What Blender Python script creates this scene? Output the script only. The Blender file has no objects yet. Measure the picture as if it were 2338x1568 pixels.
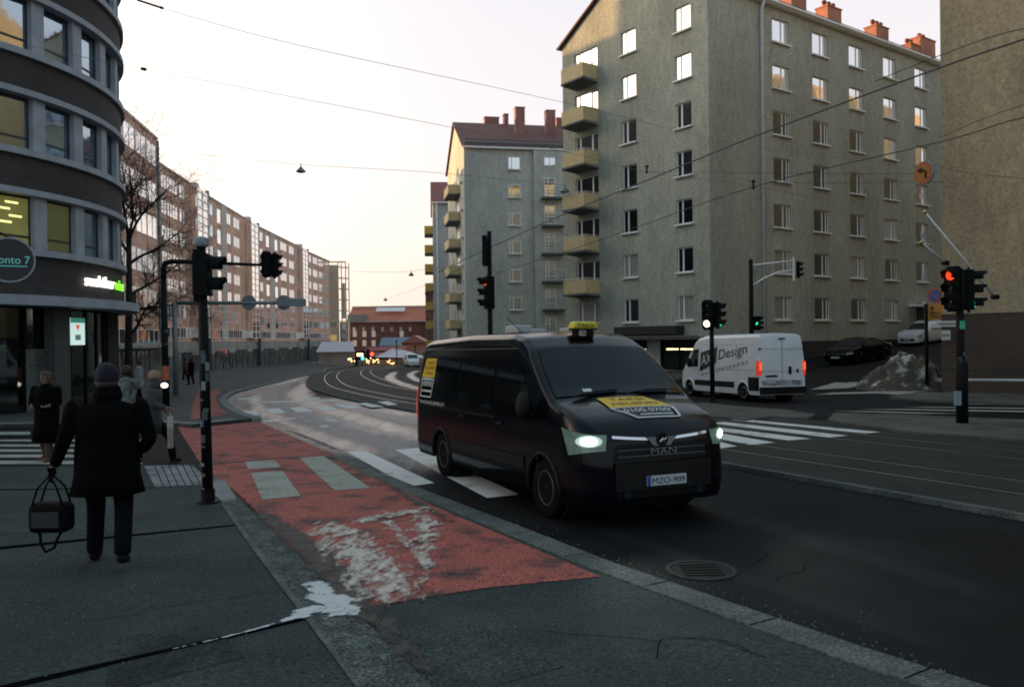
import bpy, bmesh, math, random
from mathutils import Vector, Matrix
random.seed(7)
sc = bpy.context.scene
COL = sc.collection
# ---------------------------------------------------------------- camera
F = 1866.0; CX = 1169.0; CY = 784.0; CH = 1.95          # focal length etc. measured on a 2338 px wide frame
_p = 11/F; _r = .0127
fw = (0, math.cos(_p), -math.sin(_p)); U0 = (0, math.sin(_p), math.cos(_p)); X0 = (1, 0, 0)
rt = tuple(X0[i]*math.cos(_r)-U0[i]*math.sin(_r) for i in range(3))
up = tuple(X0[i]*math.sin(_r)+U0[i]*math.cos(_r) for i in range(3))
cam = bpy.data.cameras.new('camera'); camo = bpy.data.objects.new('camera', cam); COL.objects.link(camo)
cam.sensor_width = 36; cam.lens = F/2338*36; cam.clip_start = .1; cam.clip_end = 4000
camo.matrix_world = Matrix(((rt[0], up[0], -fw[0], 0), (rt[1], up[1], -fw[1], 0), (rt[2], up[2], -fw[2], CH), (0, 0, 0, 1)))
sc.camera = camo
# ---------------------------------------------------------------- sky, sun, exposure
GLOW = 4.0; SUN_EL = math.radians(3.2); SUN_AZ = math.radians(-64)      # azimuth from +Y, negative = left
w = bpy.data.worlds.new('World'); sc.world = w; w.use_nodes = True
nt = w.node_tree; nt.nodes.clear()
out = nt.nodes.new('ShaderNodeOutputWorld'); bg = nt.nodes.new('ShaderNodeBackground'); bg2 = nt.nodes.new('ShaderNodeBackground'); add = nt.nodes.new('ShaderNodeAddShader')
sky = nt.nodes.new('ShaderNodeTexSky'); sky.sky_type = 'NISHITA'; sky.sun_disc = False
sky.sun_elevation = SUN_EL; sky.sun_rotation = SUN_AZ; sky.air_density = 1.5; sky.dust_density = 2.5
bg.inputs['Strength'].default_value = .05
tc = nt.nodes.new('ShaderNodeTexCoord'); sep = nt.nodes.new('ShaderNodeSeparateXYZ'); rmp = nt.nodes.new('ShaderNodeValToRGB')
nt.links.new(tc.outputs['Generated'], sep.inputs[0]); nt.links.new(sep.outputs['Z'], rmp.inputs[0])
cr = rmp.color_ramp                                        # thin high evening cloud over the clear sky
cr.elements[0].position = 0.0; cr.elements[0].color = (.75, .62, .53, 1)
cr.elements[1].position = .12; cr.elements[1].color = (.74, .67, .66, 1)
for p_, c_ in ((.24, (.72, .67, .70, 1)), (.38, (.68, .655, .70, 1)), (.55, (.50, .60, .68, 1)), (1.0, (.26, .40, .46, 1))):
    e = cr.elements.new(p_); e.color = c_
bg2.inputs['Strength'].default_value = 1.0
ymr = nt.nodes.new('ShaderNodeMapRange'); ymr.interpolation_type = 'SMOOTHSTEP'; ymr.inputs['From Min'].default_value = -.45; ymr.inputs['From Max'].default_value = .35; nt.links.new(sep.outputs['Y'], ymr.inputs['Value'])
tint = nt.nodes.new('ShaderNodeMix'); tint.data_type = 'RGBA'; tint.inputs[6].default_value = (.58, .72, .82, 1); tint.inputs[7].default_value = (1, 1, 1, 1); nt.links.new(ymr.outputs[0], tint.inputs[0])   # the sky away from the sunset is dimmer and bluer
tmul = nt.nodes.new('ShaderNodeMix'); tmul.data_type = 'RGBA'; tmul.blend_type = 'MULTIPLY'; tmul.inputs[0].default_value = 1; nt.links.new(rmp.outputs[0], tmul.inputs[6]); nt.links.new(tint.outputs[2], tmul.inputs[7]); nt.links.new(tmul.outputs[2], bg2.inputs[0]); nt.links.new(sky.outputs[0], bg.inputs[0])
# warm glow of the low sun in the haze around it, out of frame to the left
gd = nt.nodes.new('ShaderNodeVectorMath'); gd.operation = 'DOT_PRODUCT'; gd.inputs[1].default_value = (math.sin(SUN_AZ), math.cos(SUN_AZ), .08); nt.links.new(tc.outputs['Generated'], gd.inputs[0])
gm_ = nt.nodes.new('ShaderNodeMath'); gm_.operation = 'MAXIMUM'; gm_.inputs[1].default_value = 0; nt.links.new(gd.outputs['Value'], gm_.inputs[0])
gpw = nt.nodes.new('ShaderNodeMath'); gpw.operation = 'POWER'; gpw.inputs[1].default_value = 7; nt.links.new(gm_.outputs[0], gpw.inputs[0])
bg3 = nt.nodes.new('ShaderNodeBackground'); bg3.inputs[0].default_value = (1, .78, .50, 1); nt.links.new(gpw.outputs[0], bg3.inputs[1]); add2 = nt.nodes.new('ShaderNodeAddShader')
gsc = nt.nodes.new('ShaderNodeMath'); gsc.operation = 'MULTIPLY'; gsc.inputs[1].default_value = GLOW; nt.links.new(gpw.outputs[0], gsc.inputs[0]); nt.links.new(gsc.outputs[0], bg3.inputs[1])
nt.links.new(bg.outputs[0], add.inputs[0]); nt.links.new(bg2.outputs[0], add.inputs[1]); nt.links.new(add.outputs[0], add2.inputs[0]); nt.links.new(bg3.outputs[0], add2.inputs[1]); nt.links.new(add2.outputs[0], out.inputs[0])
sl = bpy.data.lights.new('sun', 'SUN'); sl.energy = 5.0; sl.angle = math.radians(.6); sl.color = (1, .55, .22)
so = bpy.data.objects.new('sun', sl); COL.objects.link(so)
sd = Vector((math.sin(SUN_AZ)*math.cos(SUN_EL), math.cos(SUN_AZ)*math.cos(SUN_EL), math.sin(SUN_EL)))
so.rotation_euler = sd.to_track_quat('Z', 'Y').to_euler()
sc.view_settings.view_transform = 'Standard'; sc.view_settings.look = 'None'; sc.view_settings.gamma = 1
sc.view_settings.exposure = .35
sc.cycles.use_denoising = True
sc.cycles.filter_width = 1.9
sc.cycles.max_bounces = 6
# ---------------------------------------------------------------- geometry of the place
def ray(x, y):
    a = (x-CX)/F; b = (CY-y)/F
    return Vector([fw[i]+a*rt[i]+b*up[i] for i in range(3)])
def hill(x, y):
    s = (x-11.7)*.814+(y-48)*.581; w_ = -(x-11.7)*.581+(y-48)*.814
    k = max(0, min(1, (20-w_)/15)); s += 8
    if s < -3: return 0
    h = .075*(s+3)**2/12 if s < 3 else .075*s
    return min(h, 6)*k
def G(x, y): return -.0165*max(-60, min(y, 330))+hill(x, y)
def gp(x, y, dz=0.0):
    """where the sight line through frame point (x, y) meets the ground"""
    d = ray(x, y); fn = lambda t: CH+d.z*t-(G(d.x*t, d.y*t)+dz)
    t = .5; st = .2
    while fn(t) > 0 and t < 3000: t += st; st *= 1.01
    lo, hi = t-st, t
    for _ in range(30):
        m = (lo+hi)/2
        if fn(m) > 0: lo = m
        else: hi = m
    return Vector((d.x*lo, d.y*lo, CH+d.z*lo))
def ay(x, y, Y):
    d = ray(x, y); t = Y/d.y
    return Vector((d.x*t, Y, CH+d.z*t))
def V(*a): return Vector(a)
# ---------------------------------------------------------------- materials
MATS = {}
def M(name, col, rough=.6, metal=0.0, var=0.0, scale=3.0, bump=0.0, bscale=60, emit=0.0, ecol=None, spec=.5, stretch=(1, 1, 1), var2=0.0, scale2=.35, coat=0.0, rvar=0.0, rot=0.0, detail=4):
    if name in MATS: return MATS[name]
    m = bpy.data.materials.new(name); m.use_nodes = True; n = m.node_tree; b = n.nodes['Principled BSDF']
    b.inputs['Base Color'].default_value = (*col, 1); b.inputs['Roughness'].default_value = rough; b.inputs['Metallic'].default_value = metal
    b.inputs['Specular IOR Level'].default_value = spec; b.inputs['Coat Weight'].default_value = coat
    g = n.nodes.new('ShaderNodeNewGeometry'); mp = n.nodes.new('ShaderNodeMapping')
    n.links.new(g.outputs['Position'], mp.inputs['Vector']); mp.inputs['Scale'].default_value = stretch; mp.inputs['Rotation'].default_value = (0, 0, rot)
    def noise(s, d=detail):
        t = n.nodes.new('ShaderNodeTexNoise'); t.inputs['Scale'].default_value = s; t.inputs['Detail'].default_value = d; n.links.new(mp.outputs[0], t.inputs['Vector']); return t
    fac = None
    for v_, s_ in ((var, scale), (var2, scale2)):
        if v_:
            t = noise(s_); r = n.nodes.new('ShaderNodeMapRange'); r.inputs['From Min'].default_value = .3; r.inputs['From Max'].default_value = .7
            r.inputs['To Min'].default_value = 1-v_; r.inputs['To Max'].default_value = 1+v_
            n.links.new(t.outputs['Fac'], r.inputs['Value'])
            if fac is None: fac = r.outputs[0]
            else:
                mm = n.nodes.new('ShaderNodeMath'); mm.operation = 'MULTIPLY'; n.links.new(fac, mm.inputs[0]); n.links.new(r.outputs[0], mm.inputs[1]); fac = mm.outputs[0]
    if fac is not None:
        vm = n.nodes.new('ShaderNodeVectorMath'); vm.operation = 'SCALE'; vm.inputs[0].default_value = col; n.links.new(fac, vm.inputs['Scale']); n.links.new(vm.outputs[0], b.inputs['Base Color'])
    if rvar:
        t = noise(scale2); r = n.nodes.new('ShaderNodeMapRange'); r.inputs['From Min'].default_value = .38; r.inputs['From Max'].default_value = .62
        r.inputs['To Min'].default_value = max(.02, rough-rvar); r.inputs['To Max'].default_value = min(1, rough+rvar); n.links.new(t.outputs['Fac'], r.inputs['Value']); n.links.new(r.outputs[0], b.inputs['Roughness'])
    if bump:
        t = noise(bscale); bp = n.nodes.new('ShaderNodeBump'); bp.inputs['Strength'].default_value = bump; bp.inputs['Distance'].default_value = .02
        n.links.new(t.outputs['Fac'], bp.inputs['Height']); n.links.new(bp.outputs[0], b.inputs['Normal'])
    if emit:
        b.inputs['Emission Color'].default_value = (*(ecol or col), 1); b.inputs['Emission Strength'].default_value = emit
    MATS[name] = m; return m
def brick(name, c1, c2, mort, D=(1, 0), bw=.26, bh=.085, rnd=None, rough=.85, var2=.25):
    if name in MATS: return MATS[name]
    m = bpy.data.materials.new(name); m.use_nodes = True; n = m.node_tree; b = n.nodes['Principled BSDF']; b.inputs['Roughness'].default_value = rough
    g = n.nodes.new('ShaderNodeNewGeometry'); s = n.nodes.new('ShaderNodeSeparateXYZ'); n.links.new(g.outputs['Position'], s.inputs[0]); c = n.nodes.new('ShaderNodeCombineXYZ')
    if rnd:                                                   # running round a curved wall
        def ma(op, a, b_):
            q = n.nodes.new('ShaderNodeMath'); q.operation = op
            for i, v_ in enumerate((a, b_)):
                if isinstance(v_, (int, float)): q.inputs[i].default_value = v_
                else: n.links.new(v_, q.inputs[i])
            return q.outputs[0]
        an = ma('MULTIPLY', ma('ARCTAN2', ma('SUBTRACT', s.outputs[1], rnd[1]), ma('SUBTRACT', s.outputs[0], rnd[0])), rnd[2]); n.links.new(an, c.inputs[0])
    else:
        d = n.nodes.new('ShaderNodeVectorMath'); d.operation = 'DOT_PRODUCT'; d.inputs[1].default_value = (D[0], D[1], 0); n.links.new(g.outputs['Position'], d.inputs[0]); n.links.new(d.outputs['Value'], c.inputs[0])
    n.links.new(s.outputs[2], c.inputs[1])
    t = n.nodes.new('ShaderNodeTexBrick'); n.links.new(c.outputs[0], t.inputs['Vector']); t.inputs['Scale'].default_value = 1
    t.inputs['Color1'].default_value = (*c1, 1); t.inputs['Color2'].default_value = (*c2, 1); t.inputs['Mortar'].default_value = (*mort, 1)
    t.inputs['Brick Width'].default_value = bw; t.inputs['Row Height'].default_value = bh; t.inputs['Mortar Size'].default_value = bh*.13
    no = n.nodes.new('ShaderNodeTexNoise'); no.inputs['Scale'].default_value = .5; no.inputs['Detail'].default_value = 6; n.links.new(g.outputs['Position'], no.inputs['Vector'])
    r = n.nodes.new('ShaderNodeMapRange'); r.inputs['From Min'].default_value = .3; r.inputs['From Max'].default_value = .7; r.inputs['To Min'].default_value = 1-var2; r.inputs['To Max'].default_value = 1+var2
    n.links.new(no.outputs['Fac'], r.inputs['Value']); vm = n.nodes.new('ShaderNodeVectorMath'); vm.operation = 'SCALE'; n.links.new(t.outputs['Color'], vm.inputs[0]); n.links.new(r.outputs[0], vm.inputs['Scale'])
    n.links.new(vm.outputs[0], b.inputs['Base Color']); MATS[name] = m; return m
def glass(name, col=(.75, .78, .8), rough=.03, metal=1.0, warp=.02):
    """coated window glass: a dark room behind a strong mirror of the sky, a little uneven"""
    if name in MATS: return MATS[name]
    m = M(name, col, rough=rough, metal=metal); n = m.node_tree; b = n.nodes['Principled BSDF']; g = n.nodes.new('ShaderNodeNewGeometry')
    t = n.nodes.new('ShaderNodeTexNoise'); t.inputs['Scale'].default_value = 1.3; n.links.new(g.outputs['Position'], t.inputs['Vector'])
    bp = n.nodes.new('ShaderNodeBump'); bp.inputs['Strength'].default_value = warp*4; bp.inputs['Distance'].default_value = .05; n.links.new(t.outputs['Fac'], bp.inputs['Height']); n.links.new(bp.outputs[0], b.inputs['Normal']); return m
# ---------------------------------------------------------------- mesh helpers
class MB:
    def __init__(s): s.v = []; s.f = []; s.mi = []; s.cur = 0
    def add(s, vs, fs):
        o = len(s.v); s.v += [tuple(q) for q in vs]; s.f += [tuple(i+o for i in f) for f in fs]; s.mi += [s.cur]*len(fs); return s
    def box(s, a, b):
        x0, y0, z0 = a; x1, y1, z1 = b
        return s.add([(x0, y0, z0), (x1, y0, z0), (x1, y1, z0), (x0, y1, z0), (x0, y0, z1), (x1, y0, z1), (x1, y1, z1), (x0, y1, z1)],
                     [(0, 3, 2, 1), (4, 5, 6, 7), (0, 1, 5, 4), (1, 2, 6, 5), (2, 3, 7, 6), (3, 0, 4, 7)])
    def obox(s, c, ax, ay_, az, hx, hy, hz):
        c, ax, ay_, az = Vector(c), Vector(ax), Vector(ay_), Vector(az); vs = []
        for k in (-1, 1):
            for i, j in ((-1, -1), (1, -1), (1, 1), (-1, 1)): vs.append(c+ax*hx*i+ay_*hy*j+az*hz*k)
        return s.add(vs, [(0, 3, 2, 1), (4, 5, 6, 7), (0, 1, 5, 4), (1, 2, 6, 5), (2, 3, 7, 6), (3, 0, 4, 7)])
    def tube(s, pts, r, n=8, cap=True):
        pts = [Vector(p) for p in pts]; rs = r if isinstance(r, (list, tuple)) else [r]*len(pts); vs = []; fs = []; side = None
        for i, p in enumerate(pts):
            t = (pts[min(i+1, len(pts)-1)]-pts[max(i-1, 0)]).normalized()
            if side is None: side = t.orthogonal().normalized()
            side = (side-t*side.dot(t)).normalized(); b = t.cross(side)
            for k in range(n): a = 2*math.pi*k/n; vs.append(p+(side*math.cos(a)+b*math.sin(a))*rs[i])
        for i in range(len(pts)-1):
            for k in range(n): fs.append((i*n+k, i*n+(k+1) % n, (i+1)*n+(k+1) % n, (i+1)*n+k))
        if cap: fs.append(tuple(range(n-1, -1, -1))); fs.append(tuple((len(pts)-1)*n+k for k in range(n)))
        return s.add(vs, fs)
    def lathe(s, c, prof, n=16, axis=(0, 0, 1), cap=True):
        c = Vector(c); az = Vector(axis).normalized(); ax = az.orthogonal().normalized(); ab = az.cross(ax); vs = []; fs = []
        for r, h in prof:
            for k in range(n): a = 2*math.pi*k/n; vs.append(c+az*h+(ax*math.cos(a)+ab*math.sin(a))*r)
        for i in range(len(prof)-1):
            for k in range(n): fs.append((i*n+k, i*n+(k+1) % n, (i+1)*n+(k+1) % n, (i+1)*n+k))
        if cap: fs.append(tuple(range(n-1, -1, -1))); fs.append(tuple((len(prof)-1)*n+k for k in range(n)))
        return s.add(vs, fs)
    def prism(s, poly, d):
        """closed polygon (3D points) extruded by the vector d"""
        n = len(poly); d = Vector(d); poly = [Vector(p) for p in poly]
        return s.add(poly+[p+d for p in poly], [tuple(range(n-1, -1, -1)), tuple(range(n, 2*n))]+[(i, (i+1) % n, n+(i+1) % n, n+i) for i in range(n)])
    def ellip(s, c, r, n=12, m=8):
        vs = []; fs = []
        for j in range(m+1):
            t = math.pi*j/m
            for k in range(n): a = 2*math.pi*k/n; vs.append((c[0]+r[0]*math.sin(t)*math.cos(a), c[1]+r[1]*math.sin(t)*math.sin(a), c[2]+r[2]*math.cos(t)))
        for j in range(m):
            for k in range(n): fs.append((j*n+k, (j+1)*n+k, (j+1)*n+(k+1) % n, j*n+(k+1) % n))
        return s.add(vs, fs)
    def mesh(s, name, mats, smooth=False):
        me = bpy.data.meshes.new(name); me.from_pydata(s.v, [], s.f)
        for m in (mats if isinstance(mats, (list, tuple)) else [mats]): me.materials.append(m)
        me.polygons.foreach_set('material_index', s.mi)
        if smooth: me.polygons.foreach_set('use_smooth', [True]*len(s.f))
        bm = bmesh.new(); bm.from_mesh(me); bmesh.ops.recalc_face_normals(bm, faces=bm.faces); bm.to_mesh(me); bm.free(); me.update(); return me
    def obj(s, name, mats, parent=None, smooth=False, loc=None, rotz=None, **kw):
        return place(name, s.mesh(name, mats, smooth), parent, loc, rotz, **kw)
def place(name, me, parent=None, loc=None, rotz=None, label=None, cat=None, group=None, kind=None, mw=None):
    o = bpy.data.objects.new(name, me); COL.objects.link(o)
    if loc is not None: o.location = loc
    if rotz is not None: o.rotation_euler = (0, 0, rotz)
    if parent: o.parent = parent
    if mw is not None: o.matrix_local = mw
    tag(o, label, cat, group, kind); return o
def tag(o, label=None, cat=None, group=None, kind=None):
    for k, v_ in (('label', label), ('category', cat), ('group', group), ('kind', kind)):
        if v_: o[k] = v_
    return o
def thing(name, loc, label, cat, group=None, rotz=0):
    o = bpy.data.objects.new(name, None); COL.objects.link(o); o.location = loc; o.rotation_euler = (0, 0, rotz); return tag(o, label, cat, group)
def bev(o, w_=.02, seg=2):
    m = o.modifiers.new('bevel', 'BEVEL'); m.width = w_; m.segments = seg; m.limit_method = 'ANGLE'; return o
def text(s, name, origin, xd, yd, height, mat, parent=None, width=None, depth=.004, **kw):
    """lettering: origin = left end of baseline, xd along the line, yd up"""
    cu = bpy.data.curves.new('t', 'FONT'); cu.body = s; cu.size = 1; cu.extrude = 0.0; cu.resolution_u = 3
    o = bpy.data.objects.new('t', cu); COL.objects.link(o); bpy.context.view_layer.update()
    me = bpy.data.meshes.new_from_object(o.evaluated_get(bpy.context.evaluated_depsgraph_get())); bpy.data.objects.remove(o)
    xs = [v.co.x for v in me.vertices]; ys = [v.co.y for v in me.vertices]; x0, x1 = min(xs), max(xs); k = height/.72; kx = (width/(x1-x0)) if width else k
    xd = Vector(xd).normalized(); yd = Vector(yd).normalized(); nn = xd.cross(yd); origin = Vector(origin)
    for v in me.vertices: v.co = origin+xd*(v.co.x-x0)*kx+yd*v.co.y*k+nn*depth
    me.materials.clear(); me.materials.append(mat)
    for p in me.polygons: p.material_index = 0
    me.name = name
    return place(name, me, parent, **kw)
def spline(pts, n=8, closed=False):
    """Catmull-Rom through 2D/3D points"""
    P = [Vector(p) for p in pts]; out_ = []; N = len(P)
    for i in range(N if closed else N-1):
        p0 = P[i-1] if (closed or i > 0) else P[i]; p1 = P[i]; p2 = P[(i+1) % N]; p3 = P[(i+2) % N] if (closed or i+2 < N) else p2
        for k in range(n):
            t = k/n; out_.append(.5*((2*p1)+(p2-p0)*t+(2*p0-5*p1+4*p2-p3)*t*t+(3*p1-p0-3*p2+p3)*t*t*t))
    if not closed: out_.append(P[-1])
    return out_
def drape(name, poly, dz, mat, thick=0, step=None, **kw):
    """a sheet (or slab) lying on the ground with outline poly (x, y)"""
    bm = bmesh.new(); vs = [bm.verts.new((p[0], p[1], 0)) for p in poly]; bm.faces.new(vs)
    bmesh.ops.triangulate(bm, faces=bm.faces)
    if step:
        xs = [p[0] for p in poly]; ys = [p[1] for p in poly]
        for ax, lo, hi in ((0, min(xs), max(xs)), (1, min(ys), max(ys))):
            c = math.floor(lo/step)*step+step
            while c < hi:
                co = (c, 0, 0) if ax == 0 else (0, c, 0); no = (1, 0, 0) if ax == 0 else (0, 1, 0)
                bmesh.ops.bisect_plane(bm, geom=bm.verts[:]+bm.edges[:]+bm.faces[:], plane_co=co, plane_no=no); c += step
    for v in bm.verts: v.co.z = G(v.co.x, v.co.y)+dz
    bmesh.ops.recalc_face_normals(bm, faces=bm.faces)
    for f in bm.faces:
        if f.normal.z < 0: f.normal_flip()
    if thick:
        ed = [e for e in bm.edges if e.is_boundary]
        r = bmesh.ops.extrude_edge_only(bm, edges=ed)
        for v in r['geom']:
            if isinstance(v, bmesh.types.BMVert): v.co.z -= thick
        bmesh.ops.recalc_face_normals(bm, faces=bm.faces)
    me = bpy.data.meshes.new(name); bm.to_mesh(me); bm.free(); me.materials.append(mat)
    return place(name, me, **kw)
def strip(pts, w0, w1=None):
    """outline of a band following pts with offsets w0..w1 to the right of travel"""
    P = [Vector((p[0], p[1])) for p in pts]; L = []; R = []
    for i, p in enumerate(P):
        t = (P[min(i+1, len(P)-1)]-P[max(i-1, 0)]).normalized(); nr = Vector((t.y, -t.x)); L.append(p+nr*w0); R.append(p+nr*w1)
    return L, R
def band(name, pts, w0, w1, dz, mat, thick=0, **kw):
    L, R = strip(pts, w0, w1); mb = MB(); n = len(L)
    vs = [(p.x, p.y, G(p.x, p.y)+dz) for p in L]+[(p.x, p.y, G(p.x, p.y)+dz) for p in R]; fs = [(i, i+1, n+i+1, n+i) for i in range(n-1)]
    if thick:
        vs += [(a, b, c-thick) for a, b, c in vs]; fs += [(i, i+1, 2*n+i+1, 2*n+i) for i in range(n-1)]+[(n+i, n+i+1, 3*n+i+1, 3*n+i) for i in range(n-1)]
        fs += [(0, n, 3*n, 2*n), (n-1, 2*n-1, 4*n-1, 3*n-1)]
    return mb.add(vs, fs).obj(name, mat, **kw)
def quads(name, lst, mat, dz, **kw):
    mb = MB()
    for q in lst:
        pts = [gp(x, y, dz) for x, y in q]; mb.add(pts, [tuple(range(len(pts)))])
    return mb.obj(name, mat, **kw)
def worn(name, c1, c2, scale=2.5, lo=.5, hi=.6, rough=.7, stretch=(1, 1, 1), rot=0, fine=.15, dirt=.5, spec=.14):
    """paint c1 worn through to c2 in noisy patches"""
    m = bpy.data.materials.new(name); m.use_nodes = True; n = m.node_tree; b = n.nodes['Principled BSDF']; b.inputs['Roughness'].default_value = rough; b.inputs['Specular IOR Level'].default_value = spec
    g = n.nodes.new('ShaderNodeNewGeometry'); mp = n.nodes.new('ShaderNodeMapping'); n.links.new(g.outputs['Position'], mp.inputs[0]); mp.inputs['Scale'].default_value = stretch; mp.inputs['Rotation'].default_value = (0, 0, rot)
    a = n.nodes.new('ShaderNodeTexNoise'); a.inputs['Scale'].default_value = scale; a.inputs['Detail'].default_value = 8; a.inputs['Roughness'].default_value = .65; n.links.new(mp.outputs[0], a.inputs['Vector'])
    r = n.nodes.new('ShaderNodeMapRange'); r.inputs['From Min'].default_value = lo; r.inputs['From Max'].default_value = hi; n.links.new(a.outputs['Fac'], r.inputs['Value'])
    mx = n.nodes.new('ShaderNodeMix'); mx.data_type = 'RGBA'; mx.inputs[6].default_value = (*c1, 1); mx.inputs[7].default_value = (*c2, 1); n.links.new(r.outputs[0], mx.inputs[0])
    f = n.nodes.new('ShaderNodeTexNoise'); f.inputs['Scale'].default_value = 45; f.inputs['Detail'].default_value = 5; n.links.new(g.outputs['Position'], f.inputs['Vector'])
    r2 = n.nodes.new('ShaderNodeMapRange'); r2.inputs['From Min'].default_value = .3; r2.inputs['From Max'].default_value = .7; r2.inputs['To Min'].default_value = 1-fine*2.2; r2.inputs['To Max'].default_value = 1+fine*2.2; n.links.new(f.outputs['Fac'], r2.inputs['Value'])
    vm = n.nodes.new('ShaderNodeVectorMath'); vm.operation = 'SCALE'; n.links.new(mx.outputs[2], vm.inputs[0]); n.links.new(r2.outputs[0], vm.inputs['Scale']); n.links.new(vm.outputs[0], b.inputs['Base Color'])
    bp = n.nodes.new('ShaderNodeBump'); bp.inputs['Strength'].default_value = .35; bp.inputs['Distance'].default_value = .01; n.links.new(f.outputs['Fac'], bp.inputs['Height']); n.links.new(bp.outputs[0], b.inputs['Normal']); return m
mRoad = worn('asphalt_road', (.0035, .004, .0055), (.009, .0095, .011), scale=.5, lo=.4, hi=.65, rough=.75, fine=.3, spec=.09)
mPave = worn('asphalt_pavement', (.022, .034, .036), (.036, .048, .049), scale=.8, lo=.4, hi=.65, rough=.85, fine=.3)
mPaveFar = worn('pavement_far', (.045, .046, .045), (.07, .07, .068), scale=.5, lo=.4, hi=.65, rough=.8, fine=.2)
mIsland = worn('pavement_concrete', (.10, .098, .088), (.055, .056, .050), scale=.9, lo=.42, hi=.62, rough=.85, fine=.25)
mTram = worn('tram_paving', (.030, .031, .027), (.020, .021, .019), scale=.7, lo=.4, hi=.6, rough=.8, fine=.35)
mRed = worn('red_cycle_paint', (.31, .085, .070), (.036, .038, .038), scale=1.9, lo=.49, hi=.68, rough=.8, fine=.3)
mWhite = worn('white_road_paint', (.58, .57, .55), (.14, .14, .14), scale=2.2, lo=.55, hi=.70, rough=.7, fine=.12)
mWhite2 = worn('white_block_paint', (.27, .28, .245), (.11, .11, .10), scale=3, lo=.52, hi=.72, rough=.8, fine=.18)
mPale = worn('pale_paving', (.19, .20, .20), (.10, .105, .11), scale=3, lo=.45, hi=.6, rough=.85, fine=.2)
mKerb = worn('granite_kerb', (.060, .072, .070), (.10, .11, .105), scale=2.5, lo=.4, hi=.6, rough=.8, fine=.3)
mCob = worn('cobble_strip', (.042, .056, .056), (.085, .10, .098), scale=5, lo=.45, hi=.6, rough=.9, fine=.45)
mGrit = worn('wet_grit', (.030, .030, .028), (.06, .065, .065), scale=3, lo=.5, hi=.62, rough=.6, fine=.5)
mWet = M('wet_asphalt', (.05, .055, .062), rough=.30, var=.3, scale=1.5, spec=.9, rvar=.12, scale2=.6)
mRail = M('steel_rail', (.30, .28, .22), rough=.35, metal=.8)
mSnow = M('dirty_snow', (.5, .5, .5), rough=.9, var=.2, scale=8, bump=.5, bscale=30)
mJoint = M('joint_tar', (.004, .004, .004), rough=1, spec=0)
ST = dict(kind='structure')
# ---------------------------------------------------------------- ground sheet: terrain down to the horizon
mb = MB(); xs = [-900, -500, -300, -200, -120, -80, -60, -45, -35, -28]+list(range(-24, 90, 3))+[95, 110, 140, 200, 300, 600, 1000]; ys = [-60, -30, -15]+list(range(-9, 111, 3))+[120, 140, 170, 200, 250, 330, 500, 900, 2500]
for y in ys:
    for x in xs: mb.v.append((x, y, G(x, y)))
nx = len(xs)
for j in range(len(ys)-1):
    for i in range(nx-1): mb.f.append((j*nx+i, j*nx+i+1, (j+1)*nx+i+1, (j+1)*nx+i)); mb.mi.append(0)
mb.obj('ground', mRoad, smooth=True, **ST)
def film_mat(name, col, rough, scale=3, soft=.1, spec=.5, bump=.0, stretch=(1, 1, 1), rot=0, var=.2, cover=1.0, amp=1.0):
    m = bpy.data.materials.new(name); m.use_nodes = True; n = m.node_tree; b = n.nodes['Principled BSDF']; b.inputs['Base Color'].default_value = (*col, 1); b.inputs['Roughness'].default_value = rough; b.inputs['Specular IOR Level'].default_value = spec
    g = n.nodes.new('ShaderNodeNewGeometry'); mp = n.nodes.new('ShaderNodeMapping'); n.links.new(g.outputs['Position'], mp.inputs[0]); mp.inputs['Scale'].default_value = stretch; mp.inputs['Rotation'].default_value = (0, 0, rot)
    t = n.nodes.new('ShaderNodeTexNoise'); t.inputs['Scale'].default_value = scale; t.inputs['Detail'].default_value = 9; t.inputs['Roughness'].default_value = .68; n.links.new(mp.outputs[0], t.inputs['Vector'])
    at = n.nodes.new('ShaderNodeAttribute'); at.attribute_name = 'cover'
    a1 = n.nodes.new('ShaderNodeMath'); a1.operation = 'MULTIPLY_ADD'; a1.inputs[1].default_value = cover; n.links.new(at.outputs['Fac'], a1.inputs[0]); am = n.nodes.new('ShaderNodeMath'); am.operation = 'MULTIPLY_ADD'; am.inputs[1].default_value = amp; am.inputs[2].default_value = .5-.5*amp; n.links.new(t.outputs['Fac'], am.inputs[0]); n.links.new(am.outputs[0], a1.inputs[2])
    r = n.nodes.new('ShaderNodeMapRange'); r.inputs['From Min'].default_value = 1.0-soft; r.inputs['From Max'].default_value = 1.0+soft; n.links.new(a1.outputs[0], r.inputs['Value']); n.links.new(r.outputs[0], b.inputs['Alpha'])
    if bump:
        bp = n.nodes.new('ShaderNodeBump'); bp.inputs['Strength'].default_value = bump; bp.inputs['Distance'].default_value = .03; n.links.new(t.outputs['Fac'], bp.inputs['Height']); n.links.new(bp.outputs[0], b.inputs['Normal'])
    f = n.nodes.new('ShaderNodeTexNoise'); f.inputs['Scale'].default_value = 30; f.inputs['Detail'].default_value = 4; n.links.new(g.outputs['Position'], f.inputs['Vector']); r2 = n.nodes.new('ShaderNodeMapRange'); r2.inputs['From Min'].default_value = .3; r2.inputs['From Max'].default_value = .7; r2.inputs['To Min'].default_value = 1-var; r2.inputs['To Max'].default_value = 1+var; n.links.new(f.outputs['Fac'], r2.inputs['Value'])
    vm = n.nodes.new('ShaderNodeVectorMath'); vm.operation = 'SCALE'; vm.inputs[0].default_value = col; n.links.new(r2.outputs[0], vm.inputs['Scale']); n.links.new(vm.outputs[0], b.inputs['Base Color']); return m
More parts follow.
